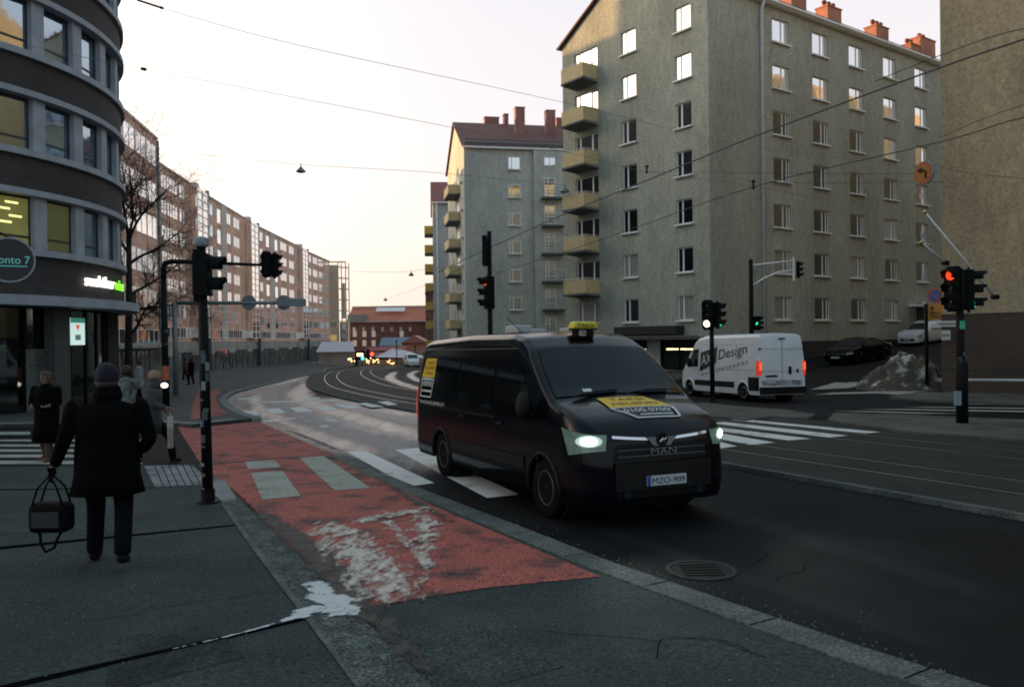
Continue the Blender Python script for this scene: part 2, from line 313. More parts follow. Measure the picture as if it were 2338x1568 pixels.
def film(name, path, mat, dz, core=.6, ends=.12, n=6, **kw_):
    """path = [(x, y, half width in metres, cover)] in frame points; laid on the ground as a soft edged band"""
    C = [(*gp(x, y, dz)[:2], w_, c_) for x, y, w_, c_ in path]; C = spline([Vector(c) for c in C], n); mb = MB(); m = 9; cov = []
    for i, c in enumerate(C):
        a, b = C[max(i-1, 0)], C[min(i+1, len(C)-1)]; t = Vector((b[0]-a[0], b[1]-a[1])).normalized(); e = min(1, min(i, len(C)-1-i)/(len(C)*ends+.01))
        for k in range(m):
            q = 2*k/(m-1)-1; x, y = c[0]+t.y*q*c[2], c[1]-t.x*q*c[2]; mb.v.append((x, y, G(x, y)+dz)); cov.append(c[3]*min(1, (1-abs(q))/(1-core+.001))*e)
    for i in range(len(C)-1):
        for k in range(m-1): a = i*m+k; mb.f.append((a, a+1, a+m+1, a+m)); mb.mi.append(0)
    me = mb.mesh(name, mat); at = me.attributes.new('cover', 'FLOAT', 'POINT'); at.data.foreach_set('value', cov); return place(name, me, **kw_)
# --- near pavement with kerb
NP = .05
kerbpx = [(2248, 1568), (1966, 1478), (1403, 1287), (1180, 1200), (988, 1127), (868, 1078), (793, 1040)]
kw = [gp(x, y, NP) for x, y in kerbpx]; d0 = (kw[0]-kw[1]).normalized()
kw = [kw[0]+d0*9, kw[0]+d0*3]+kw
poly = [(p.x, p.y) for p in kw]+[tuple(gp(x, y, NP)[:2]) for x, y in ((640, 1044), (461, 1060), (330, 1062), (0, 1064))]+[(-30, 14.6), (-30, -9), (12, -9)]
drape('pavement', poly, NP, mPave, thick=.09, **ST)
band('kerb_near', kw, 0.0, -.28, NP+.012, mKerb, thick=.10, **ST)
film('grit', [(2230, 1590, .10, .5), (1966, 1492, .12, .58), (1650, 1390, .10, .52), (1403, 1300, .12, .58), (1180, 1212, .1, .5)], film_mat('gutter_grit', (.006, .006, .006), .8, scale=7, soft=.25, var=.5, amp=1.8, spec=.1), .0042, .3, .1, label='dark grit in the gutter along the near kerb', kind='stuff')
kp = [Vector((p.x, p.y)) for p in kw]; S_ = []; tot = 0
for a, b in zip(kp, kp[1:]):
    n = max(1, int((b-a).length/.05))
    for i in range(n): S_.append(a+(b-a)*i/n)
for i in range(8, len(S_)-1, 22):
    p = S_[i]; t = (S_[i+1]-S_[i]).normalized(); nr = Vector((t.y, -t.x)); MB().add([(q.x, q.y, G(q.x, q.y)+NP+.0145) for q in (p, p+t*.012, p+t*.012-nr*.275, p-nr*.275)], [(0, 1, 2, 3)]).obj('kerb_stone_joint', mJoint, **ST)
mPatch = worn('asphalt_patch', (.015, .022, .024), (.030, .040, .042), scale=2, lo=.4, hi=.6, rough=.9, fine=.35); mPatchL = worn('asphalt_patch_pale', (.040, .054, .056), (.028, .038, .040), scale=2, lo=.4, hi=.6, rough=.9, fine=.35)
for px, mt in (([(-200, 1190), (250, 1172), (300, 1205), (-260, 1228)], mPatchL), ([(860, 1440), (1120, 1395), (1290, 1520), (1010, 1600)], mPatchL), ([(250, 1460), (480, 1425), (560, 1500), (300, 1568), (240, 1568)], mPatch)):
    drape('asphalt_patch', [tuple(gp(x, y, NP)[:2]) for x, y in px], NP+.003, mt, **ST)
rc_ = random.Random(21)
def crack(x, y, ang, L, dz, w_=.0028):
    p = gp(x, y, dz); pts = [Vector((p.x, p.y))]; a = ang
    for _ in range(int(L/.12)): a += rc_.gauss(0, .35); pts.append(pts[-1]+Vector((math.cos(a), math.sin(a)))*.12)
    band('crack', pts, -w_, w_, dz, mJoint, **ST)
for x, y, an, L in ((1750, 1330, .3, 2.4), (2050, 1300, 2.0, 2.0), (1250, 1440, -.4, 1.6), (180, 1420, .2, 1.4), (1500, 1500, 1.2, 1.0), (1900, 1180, .1, 3.0)): crack(x, y, an, L, (NP+.004) if (x < 1500 or y > 1450) else .004)
fLane = film_mat('lane_dust', (.016, .017, .019), .7, scale=2.2, soft=.4, spec=.2, stretch=(1.5, .3, 1), rot=.45, cover=.8)
film('lane_dust', [(2400, 1400, .5, .6), (1900, 1250, .45, .6), (1500, 1120, .35, .6), (1200, 1060, .3, .5)], fLane, .005, .2, **ST)
film('lane_dust', [(2300, 1520, .35, .6), (1700, 1320, .3, .6), (1350, 1200, .25, .6)], fLane, .0055, .2, **ST)
# --- far left pavement, round the corner and along the shops
kf = spline([gp(x, y, .1) for x, y in ((575, 955), (530, 938), (508, 922), (503, 908), (530, 893), (575, 882), (620, 871), (680, 858), (735, 848))], 5)
kf += [V(-24, 105, 0), V(-27, 140, 0), V(-27, 190, 0), V(-20, 240, 0), V(-10, 300, 0)]
a0 = [tuple(gp(x, y, .1)[:2]) for x, y in ((-700, 975), (0, 968), (200, 964), (330, 962), (440, 968), (545, 958))]
drape('pavement_far_left', a0+[(p.x, p.y) for p in kf]+[(-80, 300), (-80, 20)], .1, mPaveFar, thick=.14, **ST)
band('kerb_far', kf, -.02, .28, .112, mPale, thick=.12, **ST)
band('kerb_corner', [V(*q, 0) for q in a0], 0.0, -.5, .108, mPale, thick=.1, **ST)
# --- red cycle lane
def sheet(name, px, mat, dz, base=None, **kw_):
    b = base if base is not None else dz
    return drape(name, [tuple(gp(x, y, b)[:2]) for x, y in px], dz, mat, **kw_)
sheet('cycle_lane', [(461, 1063), (640, 1046), (793, 1050), (868, 1092), (984, 1151), (1180, 1235), (1371, 1315), (1107, 1341), (812, 1388), (619, 1207), (545, 1138)], mRed, NP+.006, **ST)
sheet('cycle_lane_far', [(403, 971), (535, 949), (600, 966), (700, 1010), (793, 1052), (640, 1046), (461, 1063)], mRed, .006, **ST)
sheet('cycle_lane_beyond', [(434, 958), (440, 925), (448, 898), (500, 887), (505, 893), (492, 908), (498, 925), (520, 945)], mRed, .108, **ST)
# --- strips and joints of the near pavement
sheet('cobble_strip', [(495, 1120), (520, 1105), (559, 1139), (708, 1283), (820, 1403), (988, 1568), (1120, 1700), (900, 1700), (815, 1568), (708, 1423), (580, 1255), (508, 1155)], mCob, NP+.006, **ST)
sheet('pale_strip', [(505, 1150), (512, 1146), (588, 1248), (718, 1415), (829, 1568), (846, 1620), (836, 1620), (814, 1568), (706, 1423), (578, 1255)], mKerb, NP+.010, **ST)
sheet('tactile_paving', [(329, 1063), (434, 1061), (481, 1091), (514, 1096), (541, 1138), (510, 1145), (457, 1106), (354, 1111)], mPale, NP+.007, **ST)
for (a, b, wd) in (((-300, 1275), (536, 1197), 5), ((-300, 1630), (690, 1411), 10), ((-300, 1120), (354, 1112), 2)):
    sheet('pavement_joint', [a, b, (b[0], b[1]+wd*.5), (a[0], a[1]+wd*1.6)], mJoint, NP+.004, **ST)
for k in range(7):
    a = (352+k*16, 1063-k*.5); b = (372+k*17, 1110-k*.8)
    sheet('paving_joint', [a, (a[0]+2, a[1]), (b[0]+2, b[1]), b], mJoint, NP+.0105, **ST)
quads('block_marking', [[(559, 1053), (628, 1050), (641, 1066), (567, 1070)], [(573, 1079), (646, 1074), (686, 1131), (599, 1140)], [(683, 1045), (738, 1040), (846, 1113), (764, 1119)]], mWhite2, NP+.012, **ST)
# --- markings on the carriageway
quads('zebra_near', [[(793, 1031), (835, 1029), (992, 1102), (931, 1110)], [(902, 1026), (954, 1022), (1185, 1128), (1112, 1136)], [(1010, 1020), (1060, 1016), (1330, 1130), (1260, 1140)]], mWhite, .005, **ST)
zs = [[(1667, 958), (1700, 957), (2010, 986), (1975, 989)], [(1618, 965), (1655, 963), (1936, 994), (1893, 998)], [(1540, 970), (1615, 972), (1852, 1001), (1800, 1005)], [(1560, 985), (1620, 984), (1770, 1010), (1712, 1015)], [(1560, 1002), (1628, 1004), (1683, 1018), (1640, 1024)]]
quads('zebra_tramway', zs, mWhite, .058, **ST)
def z4(l): return [((400+x/2.904)/1.0693, (880+y/2.904)/1.0693) for x, y in l]
quads('zebra_far', [z4([(545, 357), (645, 352), (685, 387), (575, 391)]), z4([(725, 343), (815, 337), (868, 370), (760, 376)]), z4([(890, 333), (985, 328), (1055, 360), (945, 366)]), z4([(1062, 321), (1150, 318), (1232, 347), (1130, 352)]), z4([(1210, 312), (1300, 308), (1398, 336), (1300, 342)])], mWhite, .009, **ST)
quads('zebra_far', [z4([(1370, 303), (1450, 298), (1560, 327), (1470, 332)]), z4([(1510, 291), (1590, 287), (1660, 311), (1590, 316)])], mWhite, .05, **ST)
quads('lane_marking', [z4([(520, 268), (640, 262), (690, 280), (650, 290), (625, 276), (525, 273)]), z4([(990, 268), (1100, 262), (1112, 272), (1010, 276)]), z4([(700, 291), (1230, 277), (1250, 284), (700, 299)]),
      z4([(690, 425), (805, 418), (810, 428), (720, 433)]), z4([(1140, 414), (1215, 417), (1220, 428), (1160, 426)]), z4([(1280, 417), (1330, 416), (1335, 426), (1290, 426)]), z4([(1110, 460), (1160, 458), (1170, 467), (1120, 470)]), z4([(860, 408), (930, 404), (935, 411), (865, 414)])], mWhite, .006, **ST)
# --- soft edged films: wet tracks, snow, salt, grit (a thin sheet whose cover thins out through a noise mask)
fWet = film_mat('wet_film', (.05, .055, .062), .30, scale=1.2, soft=.35, spec=.8, stretch=(2, .25, 1), rot=.35, cover=.9)
fDry = film_mat('salt_dried_film', (.09, .105, .13), .5, scale=1.2, soft=.45, spec=.5, stretch=(2.6, .16, 1), rot=.45, cover=.8)
for path in ([(715, 850, .8, .9), (640, 880, .9, .9), (575, 915, 1.0, .9), (640, 960, .8, .8), (760, 1005, .8, .8), (900, 1050, .6, .6)],
             [(745, 850, .5, .9), (690, 885, .9, .9), (700, 915, 1.0, .9), (800, 950, .9, .8), (990, 1000, .8, .8), (1100, 1030, .8, .7)],
             [(640, 880, .5, .8), (540, 910, .6, .8), (560, 945, .5, .7), (640, 985, .5, .6)],
             [(760, 862, .5, .7), (735, 880, .8, .7), (780, 905, .7, .7), (860, 930, .8, .8), (1000, 960, .8, .7)]):
    film('wet_track', path, fWet, .0035, .3, **ST)
fBroad = film_mat('damp_salted_asphalt', (.065, .088, .12), .40, scale=.9, soft=.5, spec=.5, stretch=(2.6, .16, 1), rot=.45, cover=.9)
film('damp_lane', [(738, 848, 1.6, .8), (640, 878, 1.7, .9), (590, 912, 2.6, 1.0), (680, 960, 3.0, 1.0), (860, 1000, 2.8, .9), (1060, 1045, 2.2, .7), (1200, 1100, 1.5, .4)], fBroad, .0028, .35, **ST)
film('damp_lane', [(720, 905, 1.2, .8), (830, 935, 1.6, .9), (980, 965, 1.8, .9), (1150, 1000, 1.6, .7)], fBroad, .0024, .3, **ST)
for path in ([(680, 868, .7, .9), (620, 900, .8, .8), (700, 955, .7, .8), (870, 1010, .8, .9), (1010, 1050, .8, .8)], [(590, 895, .4, .8), (545, 912, .5, .8), (570, 930, .5, .7)]):
    film('salt_track', path, fDry, .0045, .2, **ST)
for path in ([(1100, 900, .5, .9), (1000, 893, .6, .9), (930, 880, .6, .9), (890, 862, .6, .9), (905, 847, .5, .8)], [(1100, 884, .4, .9), (1000, 878, .5, .9), (950, 866, .5, .9), (938, 853, .5, .9), (960, 845, .5, .9)]):
    film('wet_track_tramway', path, fWet, .052, .4, **ST)
# --- tramway strip: raised edge, paving, rails
tl = [gp(x, y, .05) for x, y in ((741, 846), (712, 856), (700, 868), (704, 883), (745, 898), (825, 917))]
ed = spline([V(-25, 150, 0), V(-22, 110, 0)]+tl+[V(-1.2, 23.2, 0), V(3.46, 13.65, 0), V(5.69, 9.11, 0), V(10.2, 0, 0), V(14.5, -9, 0)], 6)
band('tramway', ed, 0, -7.6, .048, mTram, thick=.05, **ST)
band('tramway_kerb', ed, .055, -.055, .075, mKerb, thick=.075, **ST)
for i, o_ in enumerate((1.3, 2.3, 4.5, 5.5)):
    band('tram_rail', ed, -o_, -o_-.07, .054, mRail, **ST); band('rail_groove', ed, -o_-.075, -o_-.14, .053, mJoint, **ST)
# --- islands and pavements on the right
def slab(name, px, dz=.1, mat=mIsland, step=None):
    sheet(name, px, mat, dz, thick=.16, step=step, **ST)
slab('traffic_island', [(1575, 922), (1600, 918), (1680, 926), (1790, 934), (1862, 945), (1845, 953), (1760, 950), (1700, 957), (1640, 950), (1580, 945)])
slab('pavement_right', [(1905, 942), (2060, 945), (2231, 953), (2338, 957), (2900, 975), (2900, 1060), (2338, 1003), (2200, 993), (2097, 986), (1960, 970), (1890, 956)])
slab('pavement_by_brick_wall', [(2030, 905), (2110, 893), (2157, 897), (2162, 880), (2500, 890), (3400, 910), (3400, 980), (2500, 925), (2338, 920), (2150, 914)], step=3)
slab('pavement_by_shop', [(1375, 885), (1500, 875), (1640, 842), (1660, 836), (1900, 800), (2050, 778), (2120, 768), (2000, 762), (1650, 812), (1300, 862), (1300, 888)], .12, mPaveFar, step=2)
quads('side_street_zebra', [[(1850+i*26, 889-i*1.2-k*0), (1885+i*26, 888-i*1.2), (1925+i*34+6, 873-i*.8), (1905+i*34, 873-i*.8)] for i in range(3) for k in (0,)] +
      [[(1990, 897), (2030, 892), (2090, 896), (2050, 901)], [(1855, 901), (1900, 896), (2130, 890), (2080, 896)]], mWhite2, .03, **ST)
quads('side_street_marking', [[(2060, 929), (2120, 928), (2700, 935), (2700, 939)], [(1960, 934), (2060, 933), (2700, 943), (2700, 947)], [(2170, 922), (2240, 921), (2700, 925), (2700, 928)], [(1900, 938), (1990, 938), (2200, 944), (2100, 944)]], mWhite2, .02, **ST)
quads('zebra_left', [[(-500, y, ), (322, y), (326, y+h), (-500, y+h)] for y, h in ((1003, 4), (1014, 5), (1025, 6), (1037, 7), (1051, 8))]+[[(-500, 985), (70, 985), (68, 992), (-500, 993)]], mWhite2, .006, **ST)
# --- manhole cover
mIron = M('cast_iron', (.010, .013, .0125), rough=.8, spec=.15, var=.2, scale=20)
c = gp(1600, 1303); mc = thing('manhole_cover', (c.x, c.y, G(c.x, c.y)+.004), 'round iron manhole cover in the dark lane in front of the black taxi van', 'manhole cover')
MB().lathe((0, 0, 0), [(.31, 0), (.31, .012), (.27, .012), (.27, .004)], 32, cap=False).obj('rim', M('worn_steel_ring', (.022, .030, .028), rough=.8, spec=.15), mc)
mb = MB().lathe((0, 0, 0), [(.265, 0), (.265, .006)], 32)
for i in range(-2, 3): mb.box((-.17, i*.08-.016, .006), (.17, i*.08+.016, .014))
mb.obj('lid', mIron, mc)
# --- snow and salt left on the pavement
fSnow = film_mat('trampled_snow', (.46, .48, .50), .9, scale=8, soft=.06, bump=.6, var=.12, amp=1.7)
fSalt = film_mat('salt_crust', (.48, .43, .39), .9, scale=9, soft=.22, var=.3, stretch=(1, .42, 1), rot=-.5, amp=2.4)
fGrit = film_mat('grit', (.012, .013, .012), .7, scale=7, soft=.2, var=.5, amp=1.8)
film('snow_patch', [(680, 1305, .12, .44), (728, 1345, .20, .62), (775, 1385, .24, .74), (752, 1420, .14, .58)], fSnow, NP+.016, .35, .2, label='white trampled snow where the gutter joint meets the end of the red lane', kind='stuff')
film('snow_patch', [(640, 1400, .10, .5), (700, 1395, .17, .66), (760, 1380, .2, .68)], fSnow, NP+.0175, .35, .2, label='lower lobe of trampled snow spreading left along the pavement joint', kind='stuff')
film('snow_streak', [(340, 1492, .012, .35), (500, 1456, .022, .56), (600, 1430, .035, .62), (680, 1406, .08, .66), (750, 1392, .15, .66), (800, 1380, .1, .5)], fSnow, NP+.019, .3, .1, label='thin line of snow along the pavement joint in the foreground', kind='stuff')
film('snow_streak', [(790, 1378, .06, .62), (840, 1362, .06, .58), (900, 1345, .07, .55), (980, 1330, .06, .48)], fSalt, NP+.017, .3, .2, label='snow trace crossing the red lane near its lower end', kind='stuff')
film('salt_crust', [(730, 1180, .26, .52), (790, 1232, .50, .60), (850, 1295, .52, .62), (905, 1350, .44, .56), (960, 1375, .2, .38)], fSalt, NP+.020, .15, .12, label='broad speckled salt crust down the middle of the red lane', kind='stuff')
film('salt_crust', [(790, 1200, .20, .50), (870, 1178, .30, .58), (950, 1165, .26, .56), (985, 1152, .1, .4)], fSalt, NP+.021, .2, .15, label='pale salt band across the red lane below the white blocks', kind='stuff')
film('salt_crust', [(860, 1170, .12, .50), (905, 1210, .14, .56), (960, 1268, .14, .54), (985, 1300, .1, .42)], fSalt, NP+.022, .2, .2, label='slanting salt streak in the upper middle of the red lane', kind='stuff')
film('salt_crust', [(955, 1165, .18, .50), (975, 1200, .26, .58), (975, 1245, .20, .50), (965, 1280, .1, .4)], fSalt, NP+.0225, .2, .2, label='salt patch at the right of the red lane near the kerb', kind='stuff')
film('grit', [(575, 1150, .16, .6), (660, 1215, .24, .68), (740, 1285, .27, .70), (820, 1375, .24, .66), (900, 1450, .16, .62), (1000, 1568, .14, .6)], fGrit, NP+.015, .3, .1, label='dark grit gathered along the left edge of the red lane', kind='stuff')
film('grit', [(860, 1090, .08, .5), (960, 1150, .10, .58), (1050, 1200, .10, .5)], fGrit, NP+.016, .3, .2, label='dark grit along the kerb side of the red lane', kind='stuff')
film('grit', [(640, 975, .10, .5), (720, 1005, .12, .6), (790, 1035, .10, .5)], fGrit, .010, .3, .2, label='dark scuffs on the far part of the red lane', kind='stuff')
rg_ = random.Random(8); mb = MB()
for _ in range(900):
    q = rg_.random()
    if q < .35: t = rg_.random(); x, y = 590+t*420+rg_.gauss(0, 18), 1165+t*400+rg_.gauss(0, 12)
    elif q < .6: x, y = rg_.uniform(-100, 800), rg_.uniform(1130, 1568)
    elif q < .8: x, y = rg_.uniform(900, 2000), rg_.uniform(1400, 1600)
    else: t = rg_.random(); x, y = 1000+t*1200+rg_.gauss(0, 10), 1128+t*425+rg_.gauss(0, 8)
    d = ray(x, y); k = (CH-NP)/(-d.z-.0165*d.y) if d.z < -.05 else 0
    if not k: continue
    p = V(d.x*k, d.y*k, 0); r_ = rg_.uniform(.003, .010); z = G(p.x, p.y)+NP+.010
    mb.add([(p.x-r_, p.y, z), (p.x, p.y-r_*.8, z), (p.x+r_, p.y, z), (p.x, p.y+r_*.9, z), (p.x+r_*.1, p.y, z+r_*1.1)], [(0, 1, 4), (1, 2, 4), (2, 3, 4), (3, 0, 4)])
mb.obj('gravel', M('grit_stones', (.10, .105, .10), rough=.9, var=.6, scale=40), kind='stuff', label='fine loose grit scattered over the near pavement')
# ================================================================ building kit
mFrame = M('white_window_frame', (.86, .86, .83), rough=.5)
mFrameD = M('dark_window_frame', (.03, .035, .04), rough=.5)
mGlass = glass('window_glass', (.80, .80, .81))
mGlassD = glass('window_glass_dim', (.42, .44, .47))
mGlassDk = glass('window_glass_dark', (.16, .18, .20))
mCurt = M('curtain_glass', (.42, .42, .42), rough=.12, metal=.6, var=.2)
mRoom = M('dark_room', (.02, .022, .024), rough=.9)
class Face:
    """a vertical wall plane: origin at its left end seen from outside, x to the right, y inward, z up (world heights)"""
    def __init__(s, root, P, D):
        s.root = root; D = Vector((D[0], D[1])).normalized(); s.P = Vector((P[0], P[1], 0)); s.D = D; s.rz = math.atan2(D.y, D.x)
        s.loc = s.P-Vector(root.location); s.cache = {}
    def put(s, name, mb, mats, parent=None, t=0, z=0, y=0, smooth=False, **kw):
        me = mb if isinstance(mb, bpy.types.Mesh) else mb.mesh(name, mats, smooth)
        if parent is None or parent is s.root:
            D3 = Vector((s.D.x, s.D.y, 0)); I3 = Vector((-s.D.y, s.D.x, 0)); return place(name, me, s.root, s.loc+D3*t+I3*y+Vector((0, 0, z)), s.rz, **kw)
        return place(name, me, parent, **kw)
def holes(mb, x0, x1, z0, z1, hs, depth=.16, y=0):
    """wall rectangle with rectangular openings and their reveals"""
    X = sorted(set([x0, x1]+[min(max(h[i], x0), x1) for h in hs for i in (0, 1)])); Z = sorted(set([z0, z1]+[min(max(h[i], z0), z1) for h in hs for i in (2, 3)]))
    ix = {v: i for i, v in enumerate(X)}; nX = len(X); base = len(mb.v)
    for z in Z:
        for x in X: mb.v.append((x, y, z))
    for j in range(len(Z)-1):
        for i in range(nX-1):
            cx, cz = (X[i]+X[i+1])/2, (Z[j]+Z[j+1])/2
            if any(h[0] < cx < h[1] and h[2] < cz < h[3] for h in hs): continue
            a = base+j*nX+i; mb.f.append((a, a+1, a+nX+1, a+nX)); mb.mi.append(mb.cur)
    for a, b, c_, d in hs:
        mb.add([(a, y, c_), (b, y, c_), (b, y, d), (a, y, d), (a, y+depth, c_), (b, y+depth, c_), (b, y+depth, d), (a, y+depth, d)], [(0, 1, 5, 4), (1, 2, 6, 5), (2, 3, 7, 6), (3, 0, 4, 7)])
WC = {}
def window(face, t, z, w_, h, bars=(.36,), y=.10, sill=True, gm=None, fm=None, trans=0, parent=None, label=None, fw_=.065, small=False):
    """frame > pane, sill. t, z = lower left corner of the opening"""
    gm = gm or mGlass; fm = fm or mFrame; key = (round(w_, 3), round(h, 3), bars, sill, gm.name, fm.name, trans, small, fw_)
    if key not in WC:
        fr = MB(); d = .06
        fr.box((0, 0, 0), (fw_, d, h)); fr.box((w_-fw_, 0, 0), (w_, d, h)); fr.box((fw_, 0, 0), (w_-fw_, d, fw_)); fr.box((fw_, 0, h-fw_), (w_-fw_, d, h))
        for b in bars: fr.box((w_*b-.045, -.004, fw_), (w_*b+.045, d-.004, h-fw_))
        for k in range(trans): zz = h*(k+1)/(trans+1); fr.box((fw_, .004, zz-.025), (w_-fw_, d-.01, zz+.025))
        pn = MB(); pn.box((.02, .03, .02), (w_-.02, .05, h-.02)); si = MB(); si.box((-.08, -.26, -.09), (w_+.08, -.012, -.004)) if sill else None
        if small:
            fr.cur = 1; fr.box((.02, .03, .02), (w_-.02, .05, h-.02)); WC[key] = (fr.mesh('window', [fm, gm]), None, None)
        else: WC[key] = (fr.mesh('window', fm), pn.mesh('pane', gm), si.mesh('sill', mFrame) if sill else None)
    a, b, c_ = WC[key]; o = face.put('window', a, None, t=t, z=z, y=y, label=label)
    if b: place('pane', b, o)
    if c_: place('sill', c_, o)
    return o
# ================================================================ grey rendered apartment block on the corner
def plaster(name, col, var=.12):
    m = bpy.data.materials.new(name); m.use_nodes = True; n = m.node_tree; b = n.nodes['Principled BSDF']; b.inputs['Roughness'].default_value = .92; b.inputs['Specular IOR Level'].default_value = .2
    g = n.nodes.new('ShaderNodeNewGeometry'); mp = n.nodes.new('ShaderNodeMapping'); n.links.new(g.outputs['Position'], mp.inputs[0]); mp.inputs['Scale'].default_value = (1, 1, .35)
    fac = None
    for s_, lo, v_, src in ((3.2, 8, .12, 1), (.30, 6, .17, 1), (8, 4, .20, 0), (34, 2, .30, 0)):
        t = n.nodes.new('ShaderNodeTexNoise'); t.inputs['Scale'].default_value = s_; t.inputs['Detail'].default_value = lo; n.links.new(mp.outputs[0] if src else g.outputs['Position'], t.inputs['Vector'])
        r = n.nodes.new('ShaderNodeMapRange'); r.inputs['From Min'].default_value = .3; r.inputs['From Max'].default_value = .7; r.inputs['To Min'].default_value = 1-v_; r.inputs['To Max'].default_value = 1+v_; n.links.new(t.outputs['Fac'], r.inputs['Value'])
        if fac is None: fac = r.outputs[0]
        else:
            mm = n.nodes.new('ShaderNodeMath'); mm.operation = 'MULTIPLY'; n.links.new(fac, mm.inputs[0]); n.links.new(r.outputs[0], mm.inputs[1]); fac = mm.outputs[0]
    vm = n.nodes.new('ShaderNodeVectorMath'); vm.operation = 'SCALE'; vm.inputs[0].default_value = col; n.links.new(fac, vm.inputs['Scale']); n.links.new(vm.outputs[0], b.inputs['Base Color']); return m
mPlas = plaster('grey_roughcast', (.40, .405, .335)); mPlas2 = plaster('pale_roughcast', (.46, .465, .42)); mPlas3 = plaster('yellow_roughcast', (.35, .28, .18))
mRoofD = M('sheet_metal_roof', (.08, .085, .09), rough=.5, var=.2); mTile = M('brown_roof_tiles', (.15, .065, .055), rough=.8, var=.35, scale=4)
mOrange = brick('orange_chimney_brick', (.50, .16, .09), (.42, .13, .07), (.30, .2, .15)); mPinkB = brick('red_chimney_brick', (.34, .13, .115), (.28, .11, .10), (.25, .18, .16))
mYel = M('tan_balcony_board', (.62, .48, .26), rough=.7, var=.1, scale=3); mConc = M('balcony_concrete', (.13, .145, .14), rough=.9, var=.25, scale=4)
mZinc = M('zinc_pipe', (.70, .74, .78), rough=.45, var=.1); mPlinth = M('dark_plinth', (.035, .03, .03), rough=.85, var=.3, scale=3)
mBlack = M('black_metal', (.004, .0045, .005), rough=.6, spec=.15); mGreyMetal = M('grey_metal', (.20, .23, .25), rough=.5, metal=.3, var=.1)
mPot = M('chimney_pot', (.20, .05, .03), rough=.6)
CO = V(11.7, 48, 0); D2 = V(.8137, .5813, 0); DI = V(-.5813, .8137, 0)      # along the side street; from the side street towards the rear
gb = thing('apartment_building', (11.7, 48, G(11.7, 48)), 'tall grey rendered apartment block with tan balconies on the corner behind the white van', 'building')
W1 = 13.45; LN = 44.0; ZE = 22.75; ZR = 26.35
f1 = Face(gb, CO+DI*W1, -DI); f2 = Face(gb, CO, D2)
rows = [20.45-2.92*i for i in range(7)]
wB, wA, wBal = (10.83, 1.3), (6.07, 1.38), (1.3, 2.45)
h1 = [(c, c+w_, z, z+1.5) for c, w_ in (wB, wA) for z in rows]+[(wBal[0], wBal[0]+wBal[1], z-(.0 if i == 6 else .0), z+1.42) for i, z in enumerate(rows)]
shop = [(9.3, 12.4, -.1, 1.75), (4.6, 8.2, -.1, 1.75)]
cols2 = [6.02, 10.22, 14.42, 18.72, 23.02, 27.4, 31.7, 36.0, 40.2]
h2 = [(c, c+1.72, z, z+1.48) for c in cols2 for z in rows]
mb = MB(); holes(mb, 0, W1, -1.0, ZE, h1+shop); mb.add([(0, 0, ZE), (W1, 0, ZE), (W1/2, 0, ZR)], [(0, 1, 2)]); f1.put('wall', mb, mPlas)
mb = MB(); holes(mb, 0, LN, -1.0, ZE, h2)
mb.box((0, .35, -1), (LN, W1-.01, ZE-.02)) if False else mb.add([(0, W1, -1), (LN, W1, -1), (LN, W1, ZE), (0, W1, ZE), (LN, 0, -1), (LN, 0, ZE)], [(0, 1, 2, 3), (4, 1, 2, 5)])
f2.put('wall', mb, mPlas)
mb = MB().box((.4, .45, -1), (LN-.3, W1-.3, ZE-.2)); f2.put('interior', mb, mRoom)
# gable infill at the far end and the roof with overhanging eaves
mb = MB(); o_ = .35; rise = (ZR-ZE)/(W1/2); ze = ZE-o_*rise*.3
for s_ in (0, 1):
    y0, y1 = (-o_, W1/2) if s_ == 0 else (W1+o_, W1/2)
    mb.add([(-.25, y0, ze), (LN+.3, y0, ze), (LN+.3, y1, ZR+.12), (-.25, y1, ZR+.12), (-.25, y0, ze+.12), (LN+.3, y0, ze+.12), (LN+.3, y1, ZR+.25), (-.25, y1, ZR+.25)], [(0, 1, 2, 3), (4, 5, 6, 7), (0, 1, 5, 4), (0, 3, 7, 4), (1, 2, 6, 5)])
f2.put('roof', mb, mRoofD)
f2.put('gutter', MB().tube([(-.25, -.42, ze+.02), (LN+.2, -.42, ze+.02)], .09, 8), mFrame)
mb = MB().box((0, -.34, ze-.12), (LN, -.02, ze-.02)); f2.put('eave_board', mb, mFrame)
mb = MB()
for k in range(30): mb.box((k*1.45+.2, .3+(k % 2)*.0, ZE+.28), (k*1.45+.24, .34, ZE+.62))
mb.tube([(0, .32, ZE+.6), (LN, .32, ZE+.6)], .025, 6); f2.put('snow_guard', mb, mRoofD)
f1.put('verge_trim', MB().tube([(-.35, -.22, ZE-.05), (W1/2, -.22, ZR+.2), (W1+.35, -.22, ZE-.05)], .07, 6), M('reddish_verge', (.28, .12, .08), rough=.7))
f2.put('downpipe', MB().tube([(4.8, -.40, ze), (4.8, -.16, ze-.5), (4.8, -.16, G(15.6, 50.6)+.1)], .10, 10), mZinc, smooth=True)
f2.put('plinth', MB().box((0.02, -.05, -1.2), (LN, -.004, 1.55)), mPlinth)
for t, wd, dp, hh, n_ in ((17.4, 1.9, 1.1, 1.55, 3), (22.1, 1.9, 1.1, 1.65, 3), (29.1, 1.9, 1.1, 1.6, 3), (34.3, 1.5, 1.2, 1.1, 2), (36.4, 2.6, 1.3, 2.0, 2)):
    c = f2.put('chimney', MB().box((-wd/2, -dp/2, -1.0), (wd/2, dp/2, hh)).box((-wd/2-.06, -dp/2-.06, hh), (wd/2+.06, dp/2+.06, hh+.1)), mOrange, t=t, z=ZR+.1, y=W1/2-.2)
    for k in range(n_):
        x_ = (k-(n_-1)/2)*.6; MB().lathe((x_, 0, hh+.1), [(.1, 0), (.1, .25), (.17, .3), (.21, .42), (.17, .54), (.06, .6)], 10).obj('chimney_pot', mPot, c, smooth=True)
